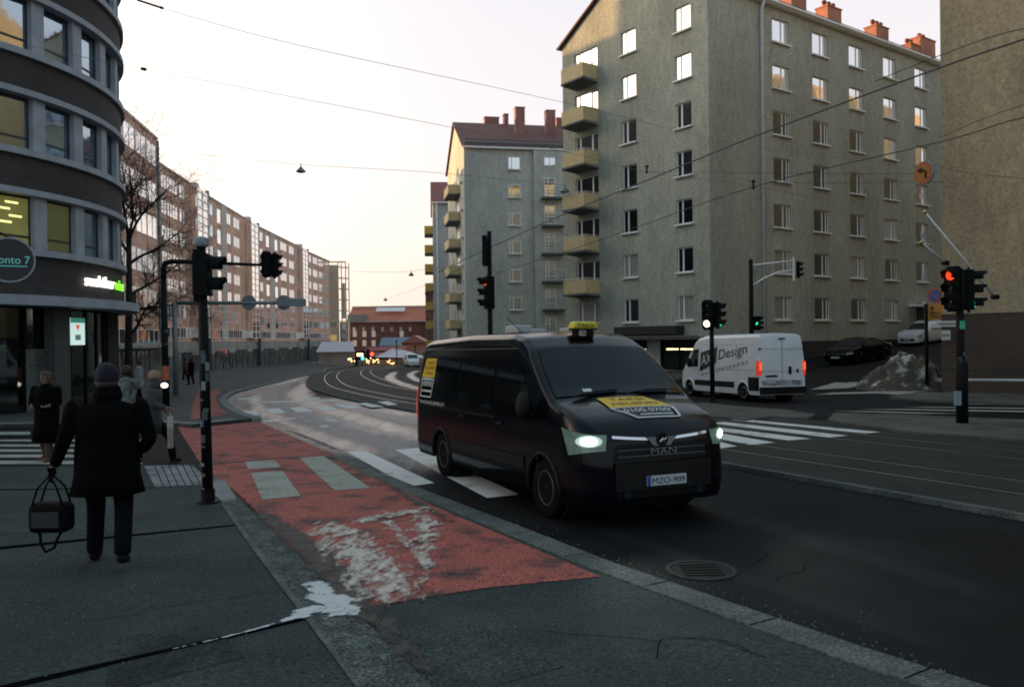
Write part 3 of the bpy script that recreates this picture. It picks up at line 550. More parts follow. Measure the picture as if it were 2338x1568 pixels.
mBlind = M('drawn_blind', (.30, .29, .26), rough=.35, spec=.8, var=.15, scale=6); mGlassW = glass('window_glass_curtained', (.30, .31, .32)); rw_ = random.Random(4)
def vary(i, hi): return mGlass if i < hi else rw_.choice((mGlassDk, mGlassDk, mGlassDk, mGlassW, mGlassW, mGlassD, mBlind))  # dark reflections and curtains of the lower rows are put into the glass colour
for i, z in enumerate(rows):
    window(f1, wB[0], z, 1.3, 1.5, (.34,), gm=vary(i, 3)); window(f1, wA[0], z, 1.38, 1.5, (.34,), gm=vary(i, 3)); window(f1, wBal[0], z, 2.45, 1.42, (.2, .72), sill=False, gm=vary(i, 3))
    for k, c in enumerate(cols2): window(f2, c, z, 1.72, 1.48, (.60, .84), gm=vary(i, 2 if k < 3 else 3))
    if i < 6:
        b = f1.put('balcony', MB().box((0, -1.32, 0), (2.3, -1.27, .92)).box((2.25, -1.27, 0), (2.3, -.02, .92)).box((0, -1.27, 0), (.05, -.02, .92)), mYel, t=1.45, z=z-.86)
        MB().prism([(-.03, -1.35, -.14), (2.33, -1.35, -.14), (2.33, -.004, -.26), (-.03, -.004, -.26)], (0, 0, .12)).obj('slab', mConc, b)
        MB().tube([(0, -1.3, 1.0), (2.28, -1.3, 1.0), (2.28, -.02, 1.0)], .022, 6).obj('rail', mZinc, b)
# shop on the ground floor
mShopLit = M('shop_interior', (.10, .11, .03), rough=.8, var=.9, scale=1.6, emit=.10, ecol=(.55, .52, .12)); mTubeL = M('tube_lamp', (1, .9, .55), emit=5, ecol=(1, .82, .36))
for a, b_, c_, d in shop:
    mb = MB()
    for x_ in (a, (a+b_)/2-.04, b_-.08): mb.box((x_, .06, c_), (x_+.08, .14, d))
    mb.box((a, .06, d-.08), (b_, .14, d)); mb.box((a, .06, c_), (b_, .14, c_+.1)); o = f1.put('shop_window', mb, mBlack)
    MB().box((a, .5, c_), (b_, .55, d)).obj('display', mShopLit, o); MB().box((a+.2, .4, d-.62), (b_-.3, .46, d-.54)).obj('lamp', mTubeL, o)
f1.put('awning_box', MB().box((5.9, -.75, 2.12), (11.4, -.03, 2.62)), M('dark_awning', (.02, .024, .032), rough=.6))
f1.put('canopy', MB().box((3.4, -.85, 1.80), (13.2, -.02, 1.93)).box((3.4, -.90, 1.93), (13.2, -.84, 2.0)), M('canopy_edge', (.16, .15, .13), rough=.8))
e = f2.put('entrance_canopy', MB().box((21.8, -1.3, 3.95), (25.6, -.02, 4.1)), mFrame)
f2.put('entrance_door', MB().box((23.0, -.07, 1.56), (24.6, -.052, 3.9)).box((23.0, -.10, 1.56), (23.06, -.07, 3.9)), mBlack)
# ================================================================ second grey block down the street
def block(name, P, D, width, length, ze_, zr, wallm, roofm, label, gb_=-4):
    """gable end `width` wide, long side `length` long; P = shared corner, D = direction of the long side"""
    D = V(D[0], D[1], 0).normalized(); I = V(-D.y, D.x, 0); r = thing(name, (P[0], P[1], G(P[0], P[1])), label, 'building'); P = V(P[0], P[1], 0)
    fg, fl = Face(r, P+I*width, -I), Face(r, P, D)
    fg.put('wall', MB().add([(0, 0, gb_), (width, 0, gb_), (width, 0, ze_), (width/2, 0, zr), (0, 0, ze_)], [(0, 1, 2, 3, 4)]), wallm)
    fl.put('wall', MB().add([(0, 0, gb_), (length, 0, gb_), (length, 0, ze_), (0, 0, ze_), (length, width, gb_), (length, width, ze_), (0, width, gb_), (0, width, ze_)], [(0, 1, 2, 3), (1, 4, 5, 2), (6, 4, 5, 7)]), wallm)
    mb = MB()
    for y0 in (-.35, width+.35): mb.add([(-.25, y0, ze_-.05), (length+.2, y0, ze_-.05), (length+.2, width/2, zr+.05), (-.25, width/2, zr+.05), (-.25, y0, ze_+.1), (length+.2, y0, ze_+.1), (length+.2, width/2, zr+.2), (-.25, width/2, zr+.2)], [(0, 1, 2, 3), (4, 5, 6, 7), (0, 1, 5, 4), (0, 3, 7, 4), (1, 2, 6, 5)])
    fl.put('roof', mb, roofm); fl.put('gutter', MB().tube([(-.2, -.38, ze_-.02), (length, -.38, ze_-.02)], .10, 6), mFrame)
    return r, fg, fl
b2, g2, l2 = block('apartment_building', (-4.8, 86), (.982, .191), 15, 30, 22.1, 26.5, mPlas2, mTile, 'pale grey apartment block with brown tiled roof behind the tall dark traffic signal')
l2.put('eave_strip', MB().tube([(0, -.15, 22.6), (30, -.15, 22.6)], .12, 6), mConc)
for i in range(7):
    z = 21.25-1.34-2.98*i; window(l2, 4.7, z, 1.3, 1.34, (.3,), y=-.05, gm=mGlass if i == 0 else mGlassD)
l2.put('bay', MB().box((7.4, -.5, -3), (11.6, -.02, 21.9)).box((8.0, -.52, 1), (8.1, -.5, 21)), mPlas2)
for i in range(7):
    zt = 21.2-2.95*i-(.0 if i == 0 else .25)
    if i == 0: window(l2, 8.5, zt-.9, 1.25, .9, (.5,), y=-.56, sill=False)
    else:
        window(l2, 8.5, zt-1.75+.8, 1.15, 1.95, (.35,), y=-.56, sill=False, trans=4, gm=mGlassD)
        b = l2.put('balcony', MB().box((0, -1.0, -.16), (2.4, -.02, 0)), mConc, t=8.1, z=zt-1.15, y=-.5)
        mb = MB()
        for hh in (.35, .65, .95): mb.tube([(0, -.97, hh), (2.38, -.97, hh), (2.38, -.02, hh)], .02, 5)
        for k in range(5): mb.tube([(k*.59, -.97, 0), (k*.59, -.97, .95)], .015, 5)
        mb.obj('railing', mGreyMetal, b)
l2.put('downpipe', MB().tube([(10.9, -.7, 21.9), (10.9, -.7, -2)], .11, 8), mZinc, smooth=True)
for t, wd, hh, y_, zb in ((4.6, 1.7, 1.8, 9.5, 26.0), (5.95, .5, 1.5, 7.6, 26.2), (6.9, 1.05, 3.7, 4.3, 23.9), (10.4, 1.05, 3.5, 4.3, 23.9), (12.6, 1.2, 1.6, 8.0, 26.0)):
    l2.put('chimney', MB().box((-wd/2, -.45, 0), (wd/2, .45, hh)).box((-wd/2-.05, -.5, hh), (wd/2+.05, .5, hh+.12)), mPinkB, t=t, z=zb, y=y_)
l2.put('snow_guard', MB().tube([(.2, .6, 22.9), (29, .6, 22.9)], .05, 6).tube([(.2, .6, 23.15), (29, .6, 23.15)], .05, 6), mRoofD)
for i in range(6):
    z = 17.9-2.95*i
    b = g2.put('balcony', MB().box((0, -1.3, 0), (4.2, -1.24, .95)).box((4.14, -1.24, 0), (4.2, -.02, .95)), mYel, t=7.2, z=z)
    MB().box((-.03, -1.33, -.16), (4.23, -.004, -.004)).obj('slab', mConc, b)
    window(g2, 9.0, z+.3, 1.8, 1.7, (.5,), y=-.05, sill=False); window(g2, 12.6, z+.9, 1.1, 1.4, (.5,), y=-.05, gm=mGlassD); window(g2, 4.2, z+.9, 1.1, 1.4, (.5,), y=-.05, gm=mGlassD)
b3, g3, l3 = block('apartment_building', (-11.4, 120), (.995, .10), 14, 22, 22.0, 26.2, mPlas2, M('red_roof_tiles', (.22, .07, .06), rough=.8, var=.2), 'farthest pale block with a red roof corner and bright yellow balconies jutting left')
l3.put('downpipe', MB().tube([(.6, -.2, 21.9), (.6, -.2, -3)], .13, 8), mZinc)
mYel2 = M('yellow_balcony_board', (.62, .40, .08), rough=.7)
for i in range(7):
    b = g3.put('balcony', MB().box((0, -1.25, 0), (4.0, -1.18, 1.15)).box((3.93, -1.18, 0), (4.0, -.02, 1.15)).box((0, -1.18, 0), (.06, -.02, 1.15)), mYel2, t=8, z=17.75-2.84*i); MB().box((0, -1.25, -.16), (4, -.004, -.004)).obj('slab', mConc, b)
# ================================================================ building on the right with brick base
rb = thing('corner_building', (16.35, 31.0, G(16.4, 31)), 'yellow-ochre rendered building with dark brick base on the right edge beside the signal post', 'building')
R0 = V(16.35, 31.0, 0); fr_ = Face(rb, R0, V(.581, -.814, 0)); mBrk = brick('dark_brown_brick', (.045, .030, .020), (.065, .042, .027), (.04, .035, .03), D=(.581, -.814))
fr_.put('wall', MB().box((0, 0, 2.62), (40, 62, 27)), mPlas3)
fr_.put('brick_base', MB().box((-.04, -.05, -1.5), (40.04, 62.05, 2.62)), mBrk)
fr_.put('string_course', MB().box((-.03, -.06, 2.60), (40, -.03, 2.66)).box((-.045, -.058, .55), (40, -.052, .60)), mPlinth)
def flagpole(px0, px1, Yb, label):
    a = ay(*px0, Yb); b = ay(*px1, Yb-1.0); r = thing('flagpole', a, label, 'flagpole', 'flagpoles on the right building')
    MB().tube([(0, 0, 0), b-a], [.045, .03], 8).obj('pole', mZinc, r, smooth=True); MB().ellip(tuple(b-a), (.07, .07, .07)).obj('finial', M('brass', (.5, .4, .15), rough=.3, metal=.8), r, smooth=True)
    MB().lathe((0, 0, 0), [(.09, -.12), (.09, .12)], 8, axis=(1, .3, 0)).obj('bracket', mBlack, r)
flagpole((2272, 678), (2112, 484), 28.55, 'long white flagpole slanting out from the ochre wall above the brick base')
flagpole((2158, 600), (2104, 553), 30.8, 'short white flagpole at the left corner of the ochre building')
# ================================================================ round corner building on the left
RC = V(-24.9, 30.6, 0); RR = 9.37
mRB = brick('dark_grey_brick', (.034, .028, .028), (.05, .040, .040), (.03, .03, .03), rnd=(RC.x, RC.y, RR), bw=.25, bh=.08)
mRing = M('pale_concrete_ring', (.29, .32, .36), rough=.7, var=.14, scale=2)
mDarkG = glass('shop_glass', (.10, .12, .12), rough=.05); mRG = glass('office_glass', (.34, .43, .50), rough=.04)
rbd = thing('round_corner_building', (RC.x, RC.y, G(RC.x, RC.y)), 'round-cornered dark brick building with pale ring ledges and the sushi sign at the left edge', 'building')
def cyl(name, r0, r1, z0, z1, mat, a0=-100, a1=75, n=70, parent=None, label=None, smooth=True):
    mb = MB(); vs = []; fs = []
    for k in range(n+1):
        a = math.radians(a0+(a1-a0)*k/n); c, s_ = math.cos(a), math.sin(a)
        vs += [(r0*c, r0*s_, z0), (r1*c, r1*s_, z0), (r1*c, r1*s_, z1), (r0*c, r0*s_, z1)]
    for k in range(n):
        i = 4*k
        for q in range(4): fs.append((i+q, i+(q+1) % 4, i+4+(q+1) % 4, i+4+q))
    fs += [(0, 1, 2, 3), (4*n, 4*n+3, 4*n+2, 4*n+1)]
    o = mb.add(vs, fs).obj(name, mat, rbd, loc=(0, 0, -rbd.location.z)); 
    return o
sills = [5.03+3.3*i for i in range(7)]
cyl('brick_band', RR-.4, RR-.02, 3.55, 4.95, mRB)
for i, z in enumerate(sills):
    cyl('ring_ledge', RR-.5, RR+.16, z-.10, z+.12, mRing); cyl('ring_ledge', RR-.5, RR+.16, z+1.90, z+2.10, mRing)
    cyl('brick_band', RR-.4, RR+.02, z+2.10, z+3.20, mRB)
    for k in range(-8, 6):
        am = -17.2+11.45*k
        if am < -97 or am > 72: continue
        a = math.radians(am); mb = MB(); mb.box((RR-.45, -.25, z+.12), (RR-.03, .25, z+1.90)); o = mb.obj('mullion', mRing, rbd, loc=(0, 0, -rbd.location.z), rotz=a)
        if k < 5:
            a2 = math.radians(am+11.45/2); hw = RR*math.radians(11.45)/2-.24
            mb = MB(); x_ = RR-.30
            mb.box((x_, -hw, z+.12), (x_+.06, -hw+.09, z+1.9)); mb.box((x_, hw-.09, z+.12), (x_+.06, hw, z+1.9)); mb.box((x_, -hw+.09, z+.12), (x_+.06, hw-.09, z+.2)); mb.box((x_, -hw+.09, z+1.82), (x_+.06, hw-.09, z+1.9)); mb.box((x_, -hw+.09, z+.5), (x_+.05, hw-.09, z+.58))
            o = mb.obj('window', mFrameD, rbd, loc=(0, 0, -rbd.location.z), rotz=a2)
            lit = (i == 0 and k in (-2, -1, 0, -3))
            if lit:
                cl = M('lit_office_ceiling', (.16, .15, .05), rough=.8, var=.5, scale=1.2, emit=.15, ecol=(.42, .42, .10), spec=.8)
                MB().box((x_+.01, -hw+.05, z+.16), (x_+.03, hw-.05, z+1.86)).obj('pane', cl if k != 0 else M('lit_office_dim', (.06, .07, .04), rough=.1, emit=.06, ecol=(.5, .5, .15)), o)
                if k < 0:
                    mb = MB(); rr_ = random.Random(k+9)
                    for q in range(4): y0 = rr_.uniform(-hw+.15, hw-.75); mb.box((x_+.034, y0, z+.95+q*.22), (x_+.042, y0+.45, z+1.01+q*.22))
                    mb.obj('ceiling_lamp', M('office_tube', (1, .95, .4), emit=1.3, ecol=(.95, .92, .30)), o)
            else: MB().box((x_+.01, -hw+.05, z+.16), (x_+.03, hw-.05, z+1.86)).obj('pane', mRG, o)
cyl('canopy_ring', RR-.5, RR+.62, 3.25, 3.58, mRing)
cyl('shop_glazing', RR-.75, RR-.68, -.9, 3.25, mDarkG)
cyl('shop_back_wall', RR-1.6, RR-1.5, -.9, 3.3, mRoom)
for am in (-70, -42, -10.7, 30):
    a = math.radians(am); MB().box((RR-.62, -.38, -.9), (RR-.2, .38, 3.25)).obj('column', M('concrete_column', (.055, .062, .06), rough=.8, var=.2, scale=5), rbd, loc=(0, 0, -rbd.location.z), rotz=a)
for am in range(-95, 75, 7):
    a = math.radians(am); MB().box((RR-.70, -.04, -.9), (RR-.62, .04, 3.25)).obj('glazing_bar', mBlack, rbd, loc=(0, 0, -rbd.location.z), rotz=a)
# unseen straight wing added behind the corner, shading the grey gable from low sun
mb = MB().prism([(-17.4, 35.5, -2), (-37.3, 76, -2), (-55, 76, -2), (-55, 24, -2), (-26, 22.4, -2)], (0, 0, 29.0)); me = mb.mesh('unseen_shade_wing', mRB)
for v in me.vertices: v.co -= rbd.location
place('unseen_shade_wing', me, rbd)
# signs on the round building
def onarc(am, z, out_=.05): a = math.radians(am); return V(RC.x+(RR+out_)*math.cos(a), RC.y+(RR+out_)*math.sin(a), z), V(-math.sin(a), math.cos(a), 0), V(math.cos(a), math.sin(a), 0)
mSW = M('white_neon', (1, .97, .93), emit=2.2, ecol=(1, .93, .85)); mSG = M('green_neon', (.25, .9, .05), emit=1.1, ecol=(.22, .85, .03))
c, t_, n_ = onarc(-5, 4.09)
sg = thing('shop_sign', c, 'lit shop sign reading sushibar in white, wine in green, on dark brick', 'sign')
for st_, nm, a_, wd_, mt_ in (('sushibar', 'white_lettering', -5.2, 2.3, mSW), ('wine', 'green_lettering', 9.4, 1.45, mSG)):
    o = text(st_, nm, V(0, 0, 0), (1, 0, 0), (0, 0, 1), .42, mt_, sg, width=wd_)
    bm = bmesh.new(); bm.from_mesh(o.data); bmesh.ops.subdivide_edges(bm, edges=[e for e in bm.edges if e.calc_length() > .15], cuts=2); r_ = bmesh.ops.extrude_face_region(bm, geom=bm.faces[:])
    for g_ in r_['geom']:
        if isinstance(g_, bmesh.types.BMVert): g_.co.y += .06
    for v in bm.verts:
        an = math.radians(a_)+v.co.x/RR; rr_ = RR+.10-v.co.y; v.co = V(RC.x+rr_*math.cos(an), RC.y+rr_*math.sin(an), 4.09+v.co.z)-c
    bm.to_mesh(o.data); bm.free()
dp = gp(35, 930, .1); dc = ay(22, 594, 22.5)
ds = thing('disc_sign', dc, 'round black projecting shop sign with teal lettering and a pale rim at the left edge', 'sign')
nn_ = V(.50, -.86, 0).normalized(); tt_ = V(nn_.y*-1, nn_.x, 0)
MB().lathe((0, 0, 0), [(.58, -.09), (.58, .09)], 40, axis=nn_).obj('disc', M('black_sign_face', (.012, .014, .016), rough=.5), ds)
MB().lathe((0, 0, 0), [(.58, -.10), (.62, -.10), (.62, .10), (.58, .10)], 40, axis=nn_, cap=False).obj('rim', mRing, ds)
mTeal = M('teal_lettering', (.12, .45, .42), emit=.25, ecol=(.10, .42, .40))
text('pronto 7', 'lettering', nn_*.095-tt_*.50+V(0, 0, -.10), tt_, (0, 0, 1), .22, mTeal, ds, width=.98)
MB().obox(nn_*.10+V(0, 0, -.17), tt_, (0, 0, 1), nn_, .42, .012, .004).obj('underline', mTeal, ds)
MB().tube([(0, 0, .60), V(-.6, .3, .9)], .03, 6).obj('bracket', mBlack, ds)
c, t_, n_ = onarc(-2.0, 2.42, -.58)
po = thing('lit_poster', c, 'backlit white and teal poster with an orange ice cream in the dark shop window', 'poster')
MB().obox((0, 0, 0), t_, n_, (0, 0, 1), .47, .03, .50).obj('panel', M('lit_poster_face', (.7, .85, .82), emit=.62, ecol=(.62, .82, .78)), po)
MB().obox(n_*.034+V(0, 0, .41), t_, n_, (0, 0, 1), .47, .003, .09).obj('teal_band', M('poster_teal', (.1, .35, .3), emit=.22, ecol=(.1, .5, .42)), po)
MB().prism([n_*.034+V(0, 0, .02)-t_*0, n_*.034+t_*.15+V(0, 0, .24), n_*.034-t_*.15+V(0, 0, .24)], n_*.004).obj('picture', M('poster_orange', (.8, .2, .08), emit=.5, ecol=(.8, .16, .05)), po)
MB().obox(n_*.036+V(0, 0, -.22), t_, n_, (0, 0, 1), .18, .003, .10).obj('print', M('poster_grey', (.3, .4, .38), emit=.15), po)
c, t_, n_ = onarc(-9.5, 1.55, -.62)
ex = thing('exit_sign', c, 'tiny green glowing exit sign inside the dark shop', 'sign'); MB().obox((0, 0, 0), t_, n_, (0, 0, 1), .22, .02, .09).obj('panel', M('exit_green', (.05, .5, .3), emit=.5, ecol=(.04, .6, .34)), ex)
c, t_, n_ = onarc(-15.5, .35, -.62)
ck = thing('menu_board', c, 'grey framed menu board with a small warm lamp in the dark shop window', 'board'); MB().obox((0, 0, .35), t_, n_, (0, 0, 1), .42, .02, 1.1).obj('panel', M('menu_grey', (.07, .085, .08), rough=.5, var=.5, scale=6), ck)
MB().ellip((.2, 0, -.35), (.07, .07, .07)).obj('lamp', M('warm_bulb', (1, .7, .4), emit=1.6, ecol=(1, .6, .3)), ck, smooth=True)
# ================================================================ long curved row of blocks on the left
mRow = brick('brown_red_brick', (.66, .36, .25), (.55, .29, .20), (.55, .44, .36), D=(0, 1), bw=.6, bh=.2)
mRowC = M('grey_concrete_pier', (.46, .43, .39), rough=.8, var=.15, scale=.6); mRowP = M('pale_panel', (.42, .40, .38), rough=.7)
mShopD = M('shop_front_glass', (.085, .11, .11), rough=.12, spec=.8, var=.8, scale=.9); mRowG = glass('bright_row_glass', (.93, .90, .88), rough=.06)
mFas = M('shop_fascia', (.20, .22, .21), rough=.6, var=.3, scale=.4)
def rowblock(P0, P1, ztop, label, bays, floors=6, zf=5.0, dz=2.93, stair=True, shops=(), gz=-5):
    P0 = V(*P0, 0); P1 = V(*P1, 0); D = (P1-P0).normalized(); L = (P1-P0).length; r = thing('street_block', (P0.x, P0.y, G(P0.x, P0.y)), label, 'building', 'brick blocks in the curved row'); f = Face(r, P0, D)
    f.put('wall', MB().box((0, 0, gz), (L, 14, ztop)), mRow); f.put('parapet', MB().box((-.02, -.12, ztop), (L+.02, 14, ztop+.22)), mRowC)
    f.put('ground_floor', MB().box((0, -.35, gz), (L, -.02, 2.1)), mFas)
    x = .5; nb = 0
    while x < L-(7.2 if stair else 1.0)-3 and nb < 9:
        for kind, wd in bays:
            if x+wd > L-(6.6 if stair else .5): break
            for i in range(floors):
                z = zf+dz*i
                if kind == 'w': window(f, x+.06, z-.1, wd-.12, 1.62, (.5,) if wd > 1.6 else (), y=-.04, sill=False, small=True, gm=mRowG if i > 0 or x > L*.4 else mGlassD)
                elif kind == 'd': window(f, x+.1, z-.7, wd-.2, 2.1, (), y=-.04, sill=False, small=True, gm=mRowG)
            if kind == 'p': f.put('pier', MB().box((x, -.09, 2.1), (x+wd, -.004, ztop)), mRowC)
            if kind == 'g':
                for i in range(floors): f.put('grey_panel', MB().box((0, -.05, 0), (wd-.2, -.004, 1.42)), mRowP, t=x+.1, z=zf+dz*i)
            x += wd
        nb += 1
    # first floor ribbon and shops
    n = max(2, int(L/3.4)); 
    for k in range(n):
        window(f, L*k/n+.2, 2.55, L/n-.4, 1.25, (.33, .66), y=-.10, sill=False, small=True, gm=mGlassD)
        window(f, L*k/n+.15, -2.6, L/n-.3, 3.4 if k % 3 else 3.0, (.5,), y=-.45, sill=False, small=True, gm=mShopD, fm=mFrameD)
    if stair:
        s = f.put('glass_stairwell', MB().box((0, -.9, 2.6), (5.2, -.02, ztop-.3)), mRowG, t=L-6.0); mb = MB(); 
        hh = 2.6
        while hh < ztop-.4: mb.box((-.05, -.96, hh-.05), (5.25, -.91, hh+.05)); hh += .98
        for q in (0, 2.6, 5.2): mb.box((q-.06, -.97, 2.6), (q+.06, -.90, ztop-.3))
        mb.obj('glazing_grid', mFrame, s)
        f.put('service_pipe', MB().tube([(L-.45, -.75, -2), (L-.45, -.75, ztop+.15)], .28, 8), mGreyMetal, smooth=True)
        f.put('roof_vent', MB().box((L-.9, .5, ztop+.2), (L+.3, 1.9, ztop+1.2)), mRowC)
    return r, f
A_ = (-35.0, 63.5); B_ = (-39.2, 91.0); C_ = (-41.2, 109.5); D_ = (-43.6, 139); E_ = (-44.9, 178); F_ = (-45.1, 203)
r = thing('office_block', (A_[0], A_[1], G(*A_)), 'brick office block with wide glazed bands behind the bare tree', 'building'); D = (V(*B_, 0)-V(*A_, 0)).normalized(); L = (V(*B_, 0)-V(*A_, 0)).length; f = Face(r, A_, D)
f.put('wall', MB().box((0, 0, -4), (L, 18, 24.5)), mRow); f.put('parapet', MB().box((0, -.1, 24.5), (L, 18, 24.8)), mRowC); f.put('ground_floor', MB().box((0, -.2, -4), (L, -.02, 2.0)), mFas)
for i, zt in enumerate((23.7, 19.5, 15.7, 11.7, 7.7, 3.4)):
    for k in range(7): window(f, .2+k*3.9, zt-2.35, 3.7, 2.35, (.5,), y=-.05, sill=False, small=True, gm=(mRowG if i < 3 else mGlassD), fm=mFrame)
for k in range(6): window(f, .5+k*4.5, -1.2, 4.0, 2.4, (.33, .66), y=-.28, sill=False, small=True, gm=mShopD, fm=mFrameD)
f.put('canopy', MB().box((0, -2.0, 1.5), (L, -.2, 1.75)), mFas)
f.put('drain_post', MB().tube([(L, -.1, -3), (L, -.1, 24.4)], .14, 8), mGreyMetal)
rowblock(B_, C_, 22.0, 'first red brick block of the curved row, nearest to the office block', (('p', .5), ('w', 2.1), ('w', 2.1), ('w', 2.1), ('n', .7), ('w', 2.1), ('n', 1.6)))
pat = (('n', .4), ('w', 2.0), ('w', 1.8), ('g', 2.0), ('d', 2.2), ('p', 3.0), ('w', 2.4), ('g', 1.6), ('w', 1.8), ('w', 1.8), ('n', 1.0))
rowblock(C_, D_, 21.9, 'second red brick block of the curved row with grey pier in its middle', pat)
rowblock(D_, E_, 21.8, 'third red brick block of the curved row, the longest in view', (('n', .6), ('w', 2.2), ('w', 2.0), ('g', 2.0), ('d', 2.4), ('p', 3.6), ('d', 2.4), ('g', 2.0), ('w', 2.4), ('w', 2.4), ('n', 1.5)))
rowblock(E_, F_, 21.6, 'last red brick block of the curved row, next to the beige tower', (('n', .5), ('w', 2.6), ('w', 2.2), ('g', 1.6), ('w', 2.2), ('w', 2.2), ('n', .6)), stair=False)
# beige block with lift tower
mBeige = M('beige_panels', (.50, .42, .30), rough=.7, var=.12, scale=.5)
bt = thing('beige_building', (-43.5, 204, G(0, 204)), 'beige panelled building with bands of yellowish windows closing the curved row', 'building'); f = Face(bt, (-45.0, 204), (1, .3))
f.put('wall', MB().box((-2, 0, -6), (1.7, 12, 20.9)), mBeige)
for i in range(6): f.put('band_line', MB().box((-2, -.06, 17.6-3.2*i), (1.7, -.004, 17.8-3.2*i)), mRowC)
for i in range(3):
    for k in range(1): window(f, -.6+k*2.2, 5.2-3.3*i, 1.9, 1.6, (), y=-.06, sill=False, small=True, gm=M('yellow_lit_pane', (.4, .3, .1), rough=.2, emit=.25, ecol=(.9, .6, .2)) if (i+k) % 2 else mGlassD)
lt = thing('lift_tower', (-43.6, 206, G(0, 206)), 'open cream steel frame of a glazed tower at the end of the row', 'tower'); mCream = M('cream_steel', (.62, .50, .32), rough=.5)
mb = MB()
for x_, y_ in ((0, 0), (1.9, 0), (1.9, 4), (0, 4)): mb.tube([(x_, y_, 0), (x_, y_, 25.2)], .16, 6)
for z in [2+2.75*k for k in range(9)]: mb.tube([(0, 0, z), (1.9, 0, z), (1.9, 4, z), (0, 4, z), (0, 0, z)], .10, 5)
mb.tube([(-4, 0, 25.2), (1.9, 0, 25.2)], .2, 6); mb.obj('frame', mCream, lt)
MB().box((.2, .3, 2), (1.7, 3.7, 10)).obj('lower_glazing', mGlassD, lt); MB().box((.4, 1.8, 11), (1.3, 2.2, 20)).obj('lift_shaft', M('pale_glass_panel', (.6, .55, .48), rough=.2), lt)
# ================================================================ market square in the distance
mBrickRed = brick('old_red_brick', (.17, .065, .045), (.13, .05, .035), (.16, .1, .08), D=(1, 0), bw=.8, bh=.3, var2=.35); mRoofRed = M('red_sheet_roof', (.36, .105, .06), rough=.7, var=.15, scale=.3)
def atz(x, y, Y): return ay(x, y, Y)
mh = thing('market_hall', (-33, 235, G(0, 235)), 'long dark red brick market hall with orange-red roof across the far square', 'building')
a = ay(796, 734, 232); f = Face(mh, (a.x, 232), (1, 0)); ze_ = a.z; zr_ = ay(880, 702, 240).z
f.put('wall', MB().box((0, 0, -8), (34, 16, ze_)), mBrickRed)
f.put('roof', MB().add([(-.5, -.5, ze_), (34, -.5, ze_), (34, 8, zr_), (-.5, 8, zr_), (34, 16.5, ze_), (-.5, 16.5, ze_)], [(0, 1, 2, 3), (3, 2, 4, 5), (0, 3, 5), (1, 4, 2)]), mRoofRed)
f.put('cornice', MB().box((-.4, -.6, ze_-.3), (34, -.02, ze_)), mRowC); f.put('ridge', MB().box((-.5, 7.8, zr_), (34, 8.2, zr_+.45)), M('ridge_pale', (.5, .42, .33), rough=.6))
f.put('skylight', MB().add([(7.2, 1.9+1.2, ze_+1.9+1.0), (15.5, 3.1, ze_+2.9), (15.5, 5.0, ze_+4.0), (7.2, 5.0, ze_+4.0)], [(0, 1, 2, 3)]), M('skylight_glass', (.62, .60, .62), rough=.3))
f.put('dormer', MB().box((-.2, -.7, ze_-.2), (4.6, 3, ze_+1.9)), M('grey_green_dormer', (.20, .23, .21), rough=.7))
mLitP = M('bright_old_pane', (.55, .5, .42), rough=.25, emit=.12, ecol=(1, .8, .6))
for r_, zz in enumerate((740+4, 757, 778)):
    for k, xx in enumerate((810, 832, 853, 875, 896, 917, 938)):
        if r_ > 0 and k in (3, 4, 6): continue
        q = ay(xx, zz, 232); window(f, q.x-a.x-.55, q.z-1.5, 1.1 if r_ else .7, 1.7 if r_ else 1.1, (.5,), y=-.07, sill=False, small=True, gm=(mLitP if (k == 0 or r_) else mGlassD), fm=mFrame)
tw = thing('brick_tower', (-22, 215, G(0, 215)), 'red brick tower block with crenellated top between market hall and yellow balconies', 'tower'); a = ay(971, 664, 212); f = Face(tw, (a.x, 212), (1, 0))
f.put('wall', MB().box((0, 0, -8), (9, 9, a.z)), mBrickRed)
mb = MB()
for k in range(5): mb.box((.1+k*1.9, -.2, a.z), (1.0+k*1.9, .6, a.z+.9))
mb.box((-.15, -.25, a.z-1.0), (9, -.02, a.z-.5)); f.put('battlement', mb, mBrickRed)
def hut(name, label, cat, x0, x1, ytop, ybot, Y, dep, rise_px, wallm, roofm, group=None, wins=0, gable=False):
    a, b = ay(x0, ybot, Y), ay(x1, ybot, Y); zt = ay((x0+x1)/2, ytop, Y).z; zr = ay((x0+x1)/2, ytop-rise_px, Y+dep/2).z; r = thing(name, (a.x, Y, G(a.x, Y)), label, cat, group); f = Face(r, (a.x, Y), (1, 0)); L = b.x-a.x; zb = G(0, Y)-.3
    f.put('wall', MB().box((0, 0, zb), (L, dep, zt)), wallm)
    if gable: f.put('roof', MB().add([(-.3, -.4, zt-.1), (L+.3, -.4, zt-.1), (L/2, -.4, zr), (-.3, dep, zt-.1), (L+.3, dep, zt-.1), (L/2, dep, zr)], [(0, 2, 5, 3), (1, 4, 5, 2), (0, 1, 2), (3, 5, 4), (0, 3, 4, 1)]), roofm)
    else: f.put('roof', MB().add([(-.4, -.5, zt-.1), (L+.4, -.5, zt-.1), (L+.4, dep/2, zr), (-.4, dep/2, zr), (L+.4, dep+.4, zt-.1), (-.4, dep+.4, zt-.1)], [(0, 1, 2, 3), (3, 2, 4, 5), (0, 3, 5), (1, 4, 2), (0, 5, 4, 1)]), roofm)
    for k in range(wins): window(f, L*(k+.5)/wins-.4, zb+1.5, .8, 1.1, (), y=-.07, sill=False, small=True, gm=mGlassD)
    return r, f
hut('blue_roofed_house', 'low house with slate-blue roof in front of the far market hall', 'building', 870, 952, 788, 800, 200, 8, 18, mBrickRed, M('slate_blue_roof', (.13, .18, .23), rough=.6), wins=3)
